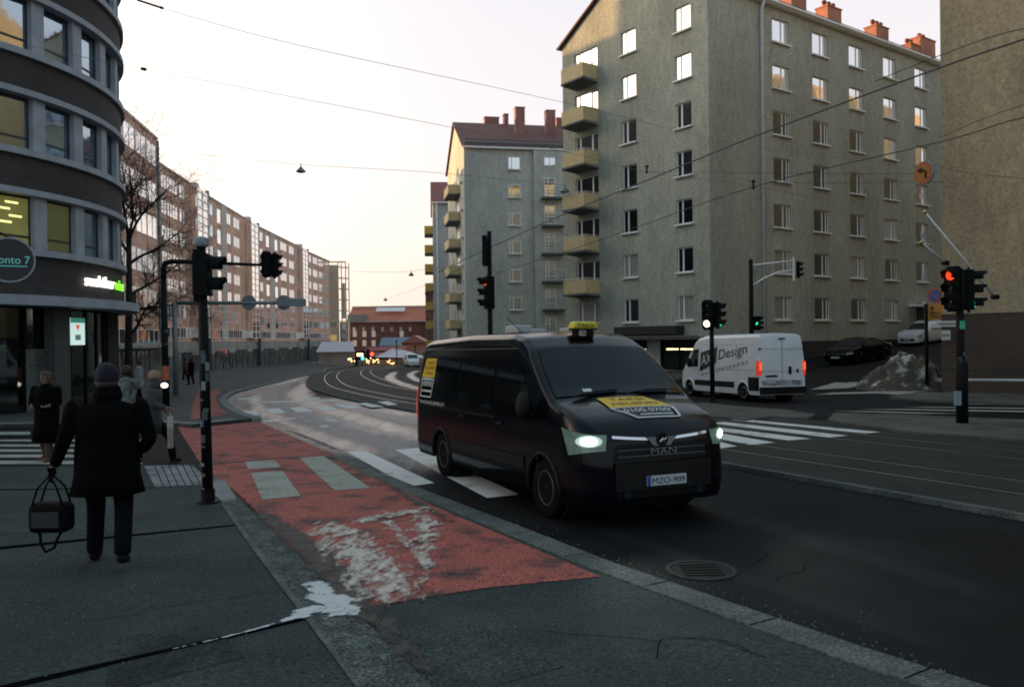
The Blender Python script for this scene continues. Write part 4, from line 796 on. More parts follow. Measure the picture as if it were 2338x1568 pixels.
r, f = hut('salmon_building', 'salmon pink gabled building just left of the taxi van roof', 'building', 918, 975, 782, 830, 165, 9, 16, M('salmon_render', (.52, .21, .15), rough=.8, var=.1), M('salmon_roof', (.40, .16, .12), rough=.7), wins=4, gable=True)
mStall = M('red_awning', (.28, .06, .055), rough=.8, var=.2, scale=1.5)
for k, (x0, x1, yt) in enumerate(((838, 866, 800), (868, 892, 799), (893, 918, 798), (852, 880, 812))):
    hut('market_stall', ('dark red market stall with glowing bulbs at the left end of the stall row', 'second market stall from the left with a red awning', 'right-hand red market stall below the blue roof', 'low front market stall with red awning behind the stone wall')[k], 'stall', x0, x1, yt, 832, 150-k*3, 5, 8, mRoom if k == 0 else M('stall_side', (.16, .05, .05), rough=.8), mStall, 'red market stalls')
r, f = hut('gabled_kiosk', 'small kiosk with a steep dark gable among the market stalls', 'kiosk', 866, 890, 824, 832, 138, 3, 22, mRoom, M('dark_red_gable', (.14, .04, .04), rough=.8), gable=True)
r = thing('market_tent', ay(900, 830, 136), 'low white market tent beside the dark gabled kiosk', 'tent')
mb = MB(); mb.add([(-3.2, 0, 1.1), (4.6, 0, 0.9), (4.6, 4, 1.0), (-3.2, 4, 1.2), (-.6, 2, 2.5), (1.4, 2, 2.2)], [(0, 1, 5, 4), (1, 2, 5), (2, 3, 4, 5), (3, 0, 4), (0, 3, 2, 1)]); mb.obj('canvas', M('white_canvas', (.72, .66, .72), rough=.7), r)
mb = MB()
for x_, y_ in ((-3, .1), (4.4, .1), (4.4, 3.9), (-3, 3.9)): mb.tube([(x_, y_, -1), (x_, y_, 1.1)], .05, 5)
mb.obj('poles', mGreyMetal, r)
a, b = ay(806, 0, 134), ay(944, 0, 134); zt = ay(870, 822, 134).z
sw = thing('stone_wall', (a.x, 134, G(0, 134)), 'low pale stone wall along the edge of the market square', 'wall'); Face(sw, (a.x, 134), (1, 0)).put('masonry', MB().box((0, 0, -4), (b.x-a.x, .5, zt-.15)), brick('pale_stone', (.30, .25, .21), (.24, .2, .17), (.15, .12, .1), bw=.6, bh=.3)); Face(sw, (a.x, 134), (1, 0)).put('coping', MB().box((-.05, -.08, zt-.15), (b.x-a.x+.05, .58, zt)), M('coping_stone', (.38, .33, .29), rough=.8))
mWarm = M('warm_market_bulb', (1, .62, .25), emit=4.5, ecol=(1, .55, .2)); mRedL = M('red_lamp', (1, .1, .05), emit=2.5, ecol=(1, .07, .03)); mCyan = M('cyan_lamp', (.1, .8, .9), emit=1.2, ecol=(.1, .75, .85))
def lightstring(px, Y, label, mat, n, sp):
    r = thing('string_lights', ay(px[0], px[1], Y), label, 'lights'); rr_ = random.Random(n)
    for k in range(n): MB().ellip((rr_.uniform(-sp, sp), rr_.uniform(-.5, .5), rr_.gauss(0, .22)), (.09,)*3, 6, 4).obj('bulb', mat, r)
    MB().tube([(-sp, 0, .25), (0, 0, .05), (sp, 0, .25)], .02, 4).obj('cable', mBlack, r)
lightstring((849, 822), 133, 'cluster of warm glowing bulbs at the left market stalls', mWarm, 14, 1.1); lightstring((803, 822), 131, 'smaller warm bulb cluster beside the beige building', mWarm, 8, .5); lightstring((893, 826), 133, 'few warm bulbs at the foot of the gabled kiosk', mWarm, 6, .6)
for px, mt, lb in (((849, 808), mRedL, 'red glowing round lamp above the market bulbs'), ((828, 818), mCyan, 'small cyan glowing lamp left of the market bulbs')):
    r = thing('market_lamp', ay(*px, 133.5), lb, 'lamp'); MB().ellip((0, 0, 0), (.30, .30, .30), 12, 8).obj('globe', mt, r, smooth=True); MB().tube([(0, 0, -.4), (0, 0, -2)], .04, 5).obj('post', mBlack, r)
# kiosk with white awning in front of the last brick block
a = gp(775, 834, .1); kk = thing('pale_kiosk', a, 'pale kiosk with sloping white awning at the far end of the shops', 'kiosk'); MB().box((-3.4, 0, 0), (2.6, 3, 2.4)).obj('body', M('kiosk_cream', (.42, .38, .33), rough=.6, var=.2, scale=1.5), kk)
MB().add([(-3.6, -1.3, 2.3), (2.8, -1.3, 2.3), (2.2, .2, 4.0), (-3.0, .2, 4.0)], [(0, 1, 2, 3)]).obj('awning', MATS['white_canvas'], kk)
MB().box((2.8, -.2, 0), (4.2, 1.4, 2.4)).box((4.6, -.2, 0), (5.0, .6, 2.7)).obj('side_booth', mBlack, kk)
MB().box((3.0, -.26, 1.5), (4.0, -.21, 2.0)).obj('lit_hatch', mWarm, kk)
# shop fronts glowing along the row
def shopsign(px, Y, wd, ht, label, mat, name='shop_sign', cat='sign'):
    q = ay(*px, Y); r = thing(name, q, label, cat); D = V(-.06, 1, 0).normalized(); MB().obox((0, 0, 0), D, (1, 0, 0), (0, 0, 1), wd/2, .06, ht/2).obj('panel', mat, r); MB().obox(V(-.1, 0, 0), D, (1, 0, 0), (0, 0, 1), wd/2+.05, .03, ht/2+.05).obj('backing', mBlack, r); return r
shopsign((503, 804), 116, 5.8, .55, 'orange-red glowing sign strip above a shop in the brick row', M('orange_sign', (.8, .12, .03), emit=.55, ecol=(.85, .13, .03)))
shopsign((588, 814), 140, 3.2, .5, 'yellow lit sign over the dark shop door', M('yellow_sign', (.9, .6, .1), emit=1.0, ecol=(.95, .6, .08)))
shopsign((500, 830), 116, 5.2, 2.2, 'shop window full of orange goods beneath the orange sign', M('orange_goods', (.20, .07, .03), rough=.7, var=.9, scale=1.3, emit=.15, ecol=(.5, .15, .05)), 'shop_display', 'shop window')
shopsign((571, 841), 135, 3.0, .5, 'warm white glow low in a shop window of the brick row', mWarm, 'shop_lamp', 'lamp')
shopsign((469, 760+55), 103, 2.6, 3.0, 'cream lit panel beside the first glass stairwell', M('cream_lit', (.5, .45, .25), emit=.25, ecol=(.8, .7, .4)), 'light_panel', 'panel')
# ================================================================ vehicles
def lerpt(tab, x):
    if x <= tab[0][0]: return tab[0][1]
    for (a, b), (c, d) in zip(tab, tab[1:]):
        if x <= c:
            t = (x-a)/(c-a); return b+(d-b)*t
    return tab[-1][1]
class Car:
    def __init__(s, L, W, T, G_, rc, bot, wheels, rw, tumble=.11, zt=1.0, ztop=2.3, lean=.2, lz=.7, crown=.03, dx=.06, zbelly=.28):
        s.L, s.W, s.T, s.G, s.rc, s.bot, s.wh, s.rw, s.tu, s.zt, s.ztop, s.lean, s.lz, s.crown, s.dx, s.zb = L, W, T, G_, rc, bot, wheels, rw, tumble, zt, ztop, lean, lz, crown, dx, zbelly
    def hw(s, x, z):
        w_ = s.W*lerpt(s.G, x)
        if z > s.zt: w_ -= s.tu*max(0, min(1.2, (z-s.zt)/(s.ztop-s.zt)))**1.35
        if z < .5: w_ -= .10*((.5-z)/.3)**2*.6
        return w_
    def top(s, x): return lerpt(s.T, x)
    def r(s, x): return lerpt(s.rc, x) if isinstance(s.rc, list) else s.rc
    def warp(s, p):
        x, y, z = p; k = max(0, min(1, (x-(s.L-1.0))/.98)); kr = max(0, min(1, (.6-x)/.6)); return Vector((x-s.lean*max(0, z-s.lz)*k*k-.10*max(0, .45-z)*k+.04*max(0, z-1.2)*kr, y, z))
    def side(s, x, z, sg=1, off=.0): return s.warp((x, sg*(s.hw(x, z)+off), z))
    def roof(s, x, q, off=.0):
        """q in -1..1 across the top surface"""
        T_ = s.top(x); r_ = s.r(x); hw = max(.05, s.hw(x, T_-r_)-r_); return s.warp((x+off*.5, q*hw, T_+s.crown*(1-q*q)-.0+off))
    def section(s, x):
        T_ = s.top(x); r_ = s.r(x); zs = T_-r_; pts = []
        for k in range(24): z = s.bot+(zs-s.bot)*k/23; pts.append((s.hw(x, z), z))
        w0 = s.hw(x, zs)
        for k in range(1, 6): a = math.pi/2*k/6; pts.append((w0-r_+r_*math.cos(a), zs+r_*math.sin(a)))
        for k in range(6): q = 1-k/5; pts.append((max(.05, w0-r_)*q, T_+s.crown*(1-q*q)))
        return pts
    def body(s, mat, root, name='body'):
        n = int(s.L/s.dx); xs = [s.L*i/n for i in range(n+1)]; mb = MB(); secs = []
        for x in xs:
            p = s.section(x); full = [(-y, z) for y, z in p]+[(y, z) for y, z in reversed(p[:-1])]; secs.append(full)
        m = len(secs[0])
        for x, sec in zip(xs, secs):
            for y, z in sec:
                for wx in s.wh:                              # snap to the wheel arch
                    d = math.hypot(x-wx, z-s.rw)
                    ra = s.rw+.065
                    if ra-.05 < d < ra+.035 and z > s.rw*.2 and abs(y) > .5: k = ra/d; x2 = wx+(x-wx)*k; z = s.rw+(z-s.rw)*k; p = s.warp((x2, y, z)); break
                else: p = s.warp((x, y, z))
                mb.v.append(tuple(p))
        for i in range(n):
            for k in range(m-1):
                idx = (i*m+k, i*m+k+1, (i+1)*m+k+1, (i+1)*m+k); cx = (xs[i]+xs[i+1])/2; cy = (secs[i][k][0]+secs[i+1][k+1][0])/2; cz = (secs[i][k][1]+secs[i+1][k+1][1])/2
                if abs(cy) > .5 and any(math.hypot(cx-wx, cz-s.rw) < s.rw+.03 for wx in s.wh): continue
                mb.f.append(idx); mb.mi.append(0)
        mb.f.append(tuple(range(m))); mb.f.append(tuple(n*m+k for k in range(m-1, -1, -1))); mb.mi += [0, 0]
        me = mb.mesh(name, mat, True)
        o = place(name, me, root); md = o.modifiers.new('s', 'EDGE_SPLIT'); md.split_angle = math.radians(38)
        inn = MB().box((.1, -s.W+.18, s.bot-.02), (s.L-.45, s.W-.18, .8)); inn.obj('underbody', mBlack, root); return o
    def spanel(s, name, quad, sg, mat, root, off=.006, n=8, m=6, parent=None, thick=True):
        """panel following the side; quad = 4 (x, z) corners"""
        a, b, c, d = [Vector((*q, 0)) for q in quad]; mb = MB()
        for j in range(m+1):
            for i in range(n+1):
                u, v_ = i/n, j/m; p = (a*(1-u)+b*u)*(1-v_)+(d*(1-u)+c*u)*v_; mb.v.append(tuple(s.side(p.x, p.y, sg, off)))
        for j in range(m):
            for i in range(n): k = j*(n+1)+i; mb.f.append((k, k+1, k+n+2, k+n+1)); mb.mi.append(0)
        return mb.obj(name, mat, parent or root, smooth=True)
    def rpanel(s, name, x0, x1, q0, q1, mat, root, off=.008, n=10, q0b=None, q1b=None):
        mb = MB(); q0b = q0 if q0b is None else q0b; q1b = q1 if q1b is None else q1b
        for j in range(n+1):
            t = j/n
            for i in range(n+1):
                u = i/n; mb.v.append(tuple(s.roof(x0+(x1-x0)*t, (q0*(1-t)+q0b*t)*(1-u)+(q1*(1-t)+q1b*t)*u, off)))
        for j in range(n):
            for i in range(n): k = j*(n+1)+i; mb.f.append((k, k+1, k+n+2, k+n+1)); mb.mi.append(0)
        return mb.obj(name, mat, root, smooth=True)
    def wheels(s, root, rimm, spokes=6, lip=None):
        for wx in s.wh:
            for sg in (-1, 1):
                c = V(wx, sg*(s.W-.14), s.rw); wo = place('wheel', MB().lathe((0, 0, 0), [(s.rw*.60, -.10), (s.rw*.93, -.115), (s.rw, -.08), (s.rw, .08), (s.rw*.93, .115), (s.rw*.60, .10)], 28, axis=(0, 1, 0)).mesh('tyre', mTyre, True), root, c)
                MB().lathe((0, 0, 0), [(s.rw*.60, .0), (s.rw*.62, sg*.10), (s.rw*.55, sg*.105), (s.rw*.50, sg*.06), (s.rw*.2, sg*.075), (.04, sg*.10)], 20, axis=(0, 1, 0)).obj('rim', rimm, wo, smooth=True)
                mb = MB()
                for k in range(spokes): a = 2*math.pi*k/spokes; mb.obox((math.cos(a)*s.rw*.36, sg*.075, math.sin(a)*s.rw*.36), (math.cos(a), 0, math.sin(a)), (0, 1, 0), (-math.sin(a), 0, math.cos(a)), s.rw*.18, .008, .022)
                mb.obj('hub_cover', rimm, wo)
                MB().lathe((wx, sg*(s.W-.30), s.rw), [(s.rw+.055, -.16), (s.rw+.055, .12)], 20, axis=(0, 1, 0)).obj('wheel_housing', mBlack, root)
                pts_ = []
                for k in range(15):
                    a = math.radians(-12+204*k/14); zz = s.rw+(s.rw+.062)*math.sin(a); xx = wx+(s.rw+.062)*math.cos(a); pts_.append(s.side(xx, max(zz, s.bot+.02), sg, .0))
                MB().tube(pts_, .026, 6).obj('arch_lip', lip or mPlast, root, smooth=True)
mTyre = M('tyre_rubber', (.005, .005, .005), rough=.9, spec=.08); mRimD = M('dark_steel_rim', (.035, .038, .04), rough=.5, metal=.3); mRimS = M('silver_rim', (.35, .36, .37), rough=.35, metal=.7)
mPaintB = M('black_car_paint', (.002, .0026, .0045), rough=.14, spec=.22); mPaintW = M('white_car_paint', (.68, .69, .70), rough=.35, coat=.3, var=.06, scale=1.5)
mCarG = M('car_glass', (.010, .016, .020), rough=.06, spec=.9); mPlast = M('black_plastic', (.004, .0045, .005), rough=.6, spec=.2); mChrome = M('chrome', (.62, .66, .72), rough=.22, metal=1.0)
mHLg = M('headlamp_glass', (.07, .10, .09), rough=.10, spec=.7, emit=.045, ecol=(.45, .8, .66), var=.6, scale=9); mHLb = M('headlamp_bulb', (1, 1, .95), emit=12, ecol=(.92, 1, .90)); mTail = M('tail_lamp_red', (.55, .03, .015), rough=.2, emit=.35, ecol=(.9, .05, .02)); mTailL = M('tail_lamp_lit', (.9, .08, .02), emit=1.6, ecol=(1, .07, .01))
mPlateW = M('number_plate', (.42, .45, .47), rough=.5); mPlateT = M('plate_letters', (.01, .01, .012), rough=.6); mDecY = M('yellow_decal', (.62, .38, .015), rough=.55); mDecW = M('white_decal', (.5, .52, .54), rough=.55); mBlue = M('plate_blue', (.02, .05, .25), rough=.5)
def vroot(name, pos, yaw, label, cat, group=None):
    """root at the rear centre on the ground, x forward, tilted with the road"""
    f = V(math.cos(yaw), math.sin(yaw), 0); gz = lambda p: G(p.x, p.y); l_ = V(-f.y, f.x, 0); f.z = (gz(pos+f*5)-gz(pos))/5; l_.z = (gz(pos+l_*1)-gz(pos-l_*1))/2; f.normalize(); u_ = f.cross(l_).normalized(); l_ = u_.cross(f)
    o = bpy.data.objects.new(name, None); COL.objects.link(o); o.matrix_world = Matrix(((f.x, l_.x, u_.x, pos.x), (f.y, l_.y, u_.y, pos.y), (f.z, l_.z, u_.z, gz(pos)), (0, 0, 0, 1))); return tag(o, label, cat, group)
def mirror(root, c, sg, mat, sx=.10, sy=.12, sz=.17):
    mb = MB().ellip(c, (sx, sy, sz), 12, 8); mb.tube([(c[0]-.02, c[1]-sg*.05, c[2]-sz*.6), (c[0]-.02, c[1]-sg*.25, c[2]-sz*.9)], .03, 6); return mb.obj('mirror', mat, root, smooth=True)
# --- black taxi van
TV = Car(5.99, 1.02, [(0, 2.04), (.08, 2.11), (.35, 2.16), (2.2, 2.21), (3.8, 2.19), (4.1, 2.13), (4.36, 1.99), (4.98, 1.49), (5.18, 1.36), (5.45, 1.29), (5.72, 1.20), (5.86, 1.13), (5.94, 1.04), (5.99, .97)],
         [(0, .955), (.05, .975), (.2, 1), (5.2, 1), (5.5, .985), (5.7, .96), (5.83, .915), (5.92, .84), (5.97, .73), (5.99, .64)], [(0, .16), (4.2, .17), (4.6, .10), (5.1, .08), (5.4, .16), (5.8, .14), (5.99, .08)], .26, (1.36, 5.0), .345, tumble=.15, zt=1.08, ztop=2.10)
vp = vroot('taxi_van', V(-.77, 14.59, 0), math.radians(-65.9), 'black taxi van with lit headlights and a yellow roof sign driving towards the viewer', 'taxi van')
TV.body(mPaintB, vp)
TV.rpanel('windscreen', 4.38, 5.12, -.97, .97, M('windscreen_glass', (.002, .007, .010), rough=.03, spec=.16, var=.4, scale=2), vp, off=.012)
TV.rpanel('dashboard_card', 5.03, 5.08, -.55, -.42, mDecW, vp, off=.02, n=2)
mb = MB()
for y0, y1 in ((-.75, -.05), (.05, .75)): mb.tube([TV.roof(5.16, y0, .03), TV.roof(5.10, (y0+y1)/2, .03), TV.roof(5.085, y1, .03)], .012, 5)
mb.obj('wiper', mPlast, vp)
mSG_ = M('side_glass', (.003, .004, .005), rough=.05, spec=.35)
for sg in (-1, 1):
    TV.spanel('side_window', [(.30, 1.18), (2.05, 1.18), (2.05, 1.87), (.36, 1.87)], sg, mSG_, vp); TV.spanel('side_window', [(2.12, 1.18), (3.42, 1.18), (3.42, 1.87), (2.12, 1.87)], sg, mSG_, vp)
    TV.spanel('door_window', [(3.55, 1.18), (4.80, 1.20), (4.22, 1.84), (3.55, 1.87)], sg, mSG_, vp)
    TV.spanel('side_rail', [(.25, 1.08), (3.6, 1.08), (3.6, 1.10), (.25, 1.10)], sg, mPlast, vp, off=.012, n=20, m=1)
    TV.spanel('rub_strip', [(1.85, .52), (4.5, .52), (4.5, .66), (1.85, .66)], sg, mPlast, vp, off=.016, n=20, m=2)
    TV.spanel('roof_seam', [(.2, 1.99), (4.1, 1.99), (4.1, 2.005), (.2, 2.005)], sg, M('roof_seam_shine', (.05, .055, .06), rough=.3, spec=.8), vp, off=.010, n=24, m=1)
    for x_, z_ in ((2.35, 1.02), (3.75, 1.02)):
        a = TV.side(x_, z_, sg, .02); MB().obox(a, (1, 0, 0), (0, 1, 0), (0, 0, 1), .10, .012, .018).obj('door_handle', mPlast, vp)
    # door seams
    for x_ in (2.08, 3.47, 4.86): TV.spanel('door_seam', [(x_, .40), (x_+.012, .40), (x_+.012, 1.17), (x_, 1.17)], sg, M('seam_black', (.002, .002, .002), rough=.9), vp, off=.003, n=1, m=12)
    mirror(vp, (4.78, sg*1.15, 1.30), sg, mPlast, .10, .10, .17)
    # headlamp: glass wrapping the corner, bulb inside
    hl = TV.spanel('headlight', [(5.62, .80), (5.978, .86), (5.985, 1.03), (5.50, 1.10)], sg, mHLg, vp, off=.008, n=16, m=6)
    p0 = TV.side(5.91, .965, sg, .012); nrm = V(.80, sg*.6, .0).normalized(); lt_ = V(-nrm.y, nrm.x, 0)
    for nm_, a_, b_, o__, mt_ in (('reflector', .150, .066, .004, M('headlamp_reflector', (.4, .5, .45), rough=.2, emit=.38, ecol=(.70, .95, .82))), ('bulb', .092, .044, .012, mHLb)):
        mb = MB(); vs = [p0+nrm*(o__+.012)]+[p0+nrm*o__+lt_*a_*math.cos(2*math.pi*k/20)+V(0, 0, b_*math.sin(2*math.pi*k/20)) for k in range(20)]; mb.add(vs, [(0, 1+k, 1+(k+1) % 20) for k in range(20)]); mb.obj(nm_, mt_, hl, smooth=True)
    li = bpy.data.lights.new('headlight_beam', 'SPOT'); li.energy = 60; li.spot_size = math.radians(75); li.spot_blend = .8; li.color = (.9, 1, .92); li.shadow_soft_size = .08; lo = bpy.data.objects.new('headlight_beam', li); COL.objects.link(lo); lo.parent = vp; lo.location = p0+nrm*.06; lo.rotation_euler = (math.radians(83), 0, math.radians(-90))
    TV.spanel('tail_light', [(.015, .85), (.13, .85), (.13, 1.38), (.015, 1.38)], sg, mTail, vp, off=.012, n=4, m=8)
# nose: bumper, grille, chrome bar, badge, lettering, plate (all on the flat centre of the front)
fx = lambda z: TV.warp((5.99, 0, z)).x
def nose(name, y0, y1, z0, z1, mat, d=.02, par=None, n=8, bow=.0):
    mb = MB()
    for j in range(2):
        z = (z0, z1)[j]
        for i in range(n+1): y = y0+(y1-y0)*i/n; mb.v.append((fx(z)+d-.12*(y/.62)**4*(abs(y) > .5)*.15, y, z+bow*(abs(y)/.62)**1.5))
    for i in range(n): mb.f.append((i, i+1, n+2+i, n+1+i)); mb.mi.append(0)
    k = len(mb.v); mb.v += [(a-.03, b, c) for a, b, c in mb.v[:]]; mb.f += [(i, n+1+i, k+n+1+i, k+i) for i in (0, n)]+[(i, i+1, k+i+1, k+i) for i in range(n)]+[(n+1+i, n+2+i, k+n+2+i, k+n+1+i) for i in range(n)]; mb.mi += [0]*(2+2*n)
    return mb.obj(name, mat, par or vp)
nose('grille', -.62, .62, .74, .915, mPlast, .012); nose('lower_grille', -.60, .60, .33, .41, mPlast, .014)
nose('bumper', -.63, .63, .42, .72, M('bumper_paint', (.003, .004, .005), rough=.4, spec=.3), .05, n=10)
for z_ in (.78, .85): nose('grille_slat', -.58, .58, z_, z_+.012, M('slat_grey', (.03, .035, .035), rough=.4), .02)
nose('chrome_bar', -.63, -.10, .945, .975, mChrome, .022, bow=.045); nose('chrome_bar', .10, .63, .945, .975, mChrome, .022, bow=.045)
o = MB().prism([(fx(.95)+.02, -.20, .985), (fx(.95)+.02, .20, .985), (fx(.95)+.02, .11, .885), (fx(.95)+.02, -.11, .885)], (.012, 0, 0)).obj('badge', mChrome, vp)
MB().lathe((fx(.95)+.032, 0, .955), [(.075, 0), (.075, .01)], 20, axis=(1, 0, 0)).obj('badge_disc', mPlast, o)
mb = MB().tube([(fx(.95)+.046, -.04, .93), (fx(.95)+.046, .0, .965), (fx(.95)+.046, .035, .955), (fx(.95)+.046, .045, .985)], .008, 5).tube([(fx(.95)+.046, -.02, .965), (fx(.95)+.046, .02, .925)], .007, 5); mb.obj('badge_mark', mChrome, o)
text('MAN', 'nose_lettering', (fx(.83)+.035, -.17, .795), (0, 1, 0), (0, 0, 1), .075, mChrome, vp, width=.34)
o = MB().box((fx(.52)+.055, -.26, .46), (fx(.52)+.07, .26, .57)).obj('number_plate', mPlateW, vp); MB().box((fx(.52)+.070, -.26, .46), (fx(.52)+.072, -.215, .57)).obj('plate_band', mBlue, o)
text('MZO-909', 'plate_lettering', (fx(.52)+.072, -.195, .482), (0, 1, 0), (0, 0, 1), .066, mPlateT, o, width=.43)
# bonnet decal, laid on the bonnet surface
def hood(p, off=.014):
    """p = (y, distance back from the nose)"""
    x = 5.82-p[1]*.9; T_ = TV.top(x); r_ = TV.r(x); hw = TV.hw(x, T_-r_)-r_; q = p[0]/hw; return TV.roof(x, q, off)
def hoodpoly(name, pts, mat, off=.014, n=6):
    a, b, c, d = [Vector((*p, 0)) for p in pts]; mb = MB()
    for j in range(n+1):
        for i in range(n+1): u, v_ = i/n, j/n; p = (a*(1-u)+b*u)*(1-v_)+(d*(1-u)+c*u)*v_; mb.v.append(tuple(hood(p, off)))
    for j in range(n):
        for i in range(n): k = j*(n+1)+i; mb.f.append((k, k+1, k+n+2, k+n+1)); mb.mi.append(0)
    return mb.obj(name, mat, vp)
hoodpoly('yellow_decal', [(-.40, .30), (.44, .30), (.24, .68), (-.40, .68)], mDecY)
for a_ in ([(-.40, .285), (.44, .285), (.44, .262), (-.40, .262)], [(-.42, .28), (-.39, .28), (-.14, -.02), (-.18, -.02)], [(.43, .28), (.465, .28), (.42, .0), (.385, .0)], [(-.18, .005), (.40, .005), (.40, -.02), (-.18, -.02)], [(-.10, .07), (.34, .07), (.34, .05), (-.12, .05)]): hoodpoly('decal_outline', a_, mDecW, .016)
def hoodtext(s_, y0, b0, h, wd, mat):
    o = text(s_, 'decal_lettering', V(0, 0, 0), (1, 0, 0), (0, 1, 0), h, mat, vp, width=wd, depth=0)
    for v in o.data.vertices: v.co = hood((y0+v.co.x, b0+v.co.y), .018)
hoodtext('TAKSI', -.28, .52, .11, .48, mPlateT); hoodtext('HELSINKI', -.32, .36, .09, .62, mPlateT); hoodtext('0100 0700', -.27, .125, .11, .62, mDecW)
# side decals on the rear quarter (right-hand side of the van)
TV.spanel('yellow_decal', [(.30, 1.55), (.95, 1.55), (.95, 1.86), (.42, 1.86)], -1, mDecY, vp, off=.012)
for q in ([(.30, 1.51), (.95, 1.51), (.95, 1.53), (.30, 1.53)], [(.30, 1.22), (.33, 1.22), (.33, 1.51), (.30, 1.51)], [(.92, 1.51), (.95, 1.51), (.87, 1.22), (.84, 1.22)], [(.33, 1.22), (.87, 1.22), (.87, 1.24), (.33, 1.24)], [(.38, 1.31), (.86, 1.31), (.86, 1.34), (.38, 1.34)]): TV.spanel('decal_outline', q, -1, mDecW, vp, off=.013, n=2, m=2)
def sidetext(car, root, s_, x0, z0, h, wd, mat, sg, slant=0):
    o = text(s_, 'side_lettering', V(0, 0, 0), (1, 0, 0), (0, 1, 0), h, mat, root, width=wd, depth=0)
    for v in o.data.vertices: x = x0+(v.co.x if sg < 0 else -v.co.x); v.co = car.side(x, z0+v.co.y+slant*v.co.x, sg, .016)
sidetext(TV, vp, 'TAKSI', .48, 1.76, .06, .40, mPlateT, -1); sidetext(TV, vp, 'HELSINKI', .42, 1.68, .055, .48, mPlateT, -1); sidetext(TV, vp, 'TAXI', .46, 1.59, .06, .40, mPlateT, -1); sidetext(TV, vp, '0100 0700', .38, 1.40, .08, .50, mDecW, -1)
sidetext(TV, vp, 'TAKSIHELSINKI.FI', .30, 1.115, .055, 1.25, mDecW, -1)
o = MB().prism([(4.0, -.14, 2.25), (4.0, .26, 2.25), (4.0, .22, 2.345), (4.0, -.10, 2.345)], (.16, 0, 0)).obj('roof_sign', M('yellow_roof_sign', (.50, .42, .02), rough=.35, emit=.02, ecol=(.9, .8, .1)), vp); bev(o, .025)
text('TAKSI', 'roof_sign_lettering', (4.164, -.07, 2.27), (0, 1, 0), (0, 0, 1), .045, mPlateT, vp, width=.25)
for y_ in (-.48, .48): MB().lathe((fx(.38)+.0, y_, .38), [(.05, 0), (.05, .03)], 16, axis=(1, 0, 0)).obj('fog_lamp', mCarG, vp)
mb = MB()
for y in (-.05, .17): mb.box((4.03, y-.03, 2.15), (4.12, y+.03, 2.24))
mb.box((4.01, -.12, 2.230), (4.15, .24, 2.249)); mb.obj('roof_sign_foot', mPlast, vp)
for x_, y_, w_, h_ in ((2.9, -.35, .22, .10), (2.3, .2, .16, .07), (3.2, .35, .14, .06)): bev(MB().box((x_-w_, y_-.12, 2.22), (x_+w_, y_+.12, 2.23+h_)).obj('roof_hatch', M('roof_fitting', (.35, .36, .37), rough=.5), vp), .02)
MB().tube([(3.5, -.55, 2.2), (3.1, -.62, 2.44)], .006, 4).obj('aerial', mPlast, vp)
TV.wheels(vp, mRimD)
# --- white panel van
WV = Car(5.99, 1.02, [(0, 2.36), (.06, 2.46), (.3, 2.50), (3.9, 2.52), (4.35, 2.44), (4.62, 2.28), (5.22, 1.52), (5.42, 1.36), (5.8, 1.12), (5.94, .98), (5.99, .85)],
         [(0, .95), (.05, .975), (.2, 1), (5.0, 1), (5.5, .97), (5.8, .90), (5.93, .8), (5.99, .68)], [(0, .14), (4.2, .17), (4.6, .10), (5.2, .08), (5.5, .16), (5.99, .08)], .27, (1.0, 5.04), .34, tumble=.12, zt=1.2, ztop=2.45)
wr = vroot('panel_van', V(9.87, 29.88, 0), 1.8635, 'white panel van with Design lettering and lit red tail lights, driving away', 'van')
WV.body(mPaintW, wr)
WV.rpanel('windscreen', 4.66, 5.24, -.96, .96, mCarG, wr, off=.012)
mLet = M('dark_grey_lettering', (.010, .011, .013), rough=.6); mLetW = M('white_lettering_film', (.62, .63, .64), rough=.6); mLine = M('panel_seam', (.20, .21, .22), rough=.7)
for sg in (-1, 1):
    WV.spanel('door_window', [(4.28, 1.25), (5.10, 1.28), (4.72, 1.95), (4.28, 1.98)], sg, mCarG, wr)
    WV.spanel('side_moulding', [(1.55, .50), (4.55, .50), (4.55, .72), (1.55, .72)], sg, mPlast, wr, off=.02, n=16, m=2)
    WV.spanel('door_seam', [(4.20, .45), (4.212, .45), (4.212, 2.05), (4.20, 2.05)], sg, mLine, wr, off=.004, n=1, m=10); WV.spanel('body_crease', [(.2, 1.16), (4.2, 1.16), (4.2, 1.175), (.2, 1.175)], sg, mLine, wr, off=.004, n=16, m=1)
    WV.spanel('roof_seam', [(.1, 2.12), (4.2, 2.12), (4.2, 2.13), (.1, 2.13)], sg, mLine, wr, off=.004, n=16, m=1)
    WV.spanel('rear_corner_trim', [(.0, .42), (.62, .42), (.62, .92), (.0, .92)], sg, mPlast, wr, off=.014)
    WV.spanel('tail_light', [(.0, .98), (.12, .98), (.12, 1.52), (.0, 1.52)], sg, mTail, wr, off=.02)
    tl_ = MB().box((-.035, sg*.98-.09, .98), (-.004, sg*.98+(-.0), 1.50)) if sg < 0 else MB().box((-.035, .89, .98), (-.004, .98, 1.50))
    if sg < 0: tl_ = MB().box((-.035, -.98, .98), (-.004, -.89, 1.50))
    o = tl_.obj('tail_light', mTail, wr); y_ = sg*.935; MB().box((-.045, y_-.04, 1.18), (-.036, y_+.04, 1.44)).obj('lamp', mTailL, o)
    mirror(wr, (4.72, sg*1.18, 1.42), sg, mPlast, .09, .12, .20)
    for z_ in (1.95,): MB().box((-.03, sg*.93-.03, z_-.04), (.02, sg*.93+.03, z_+.04)).obj('hinge', mPlast, wr)
WV.spanel('lettering_panel', [(4.10, 1.06), (2.85, 1.42), (2.85, 2.06), (4.10, 1.84)], 1, mLet, wr, off=.010)
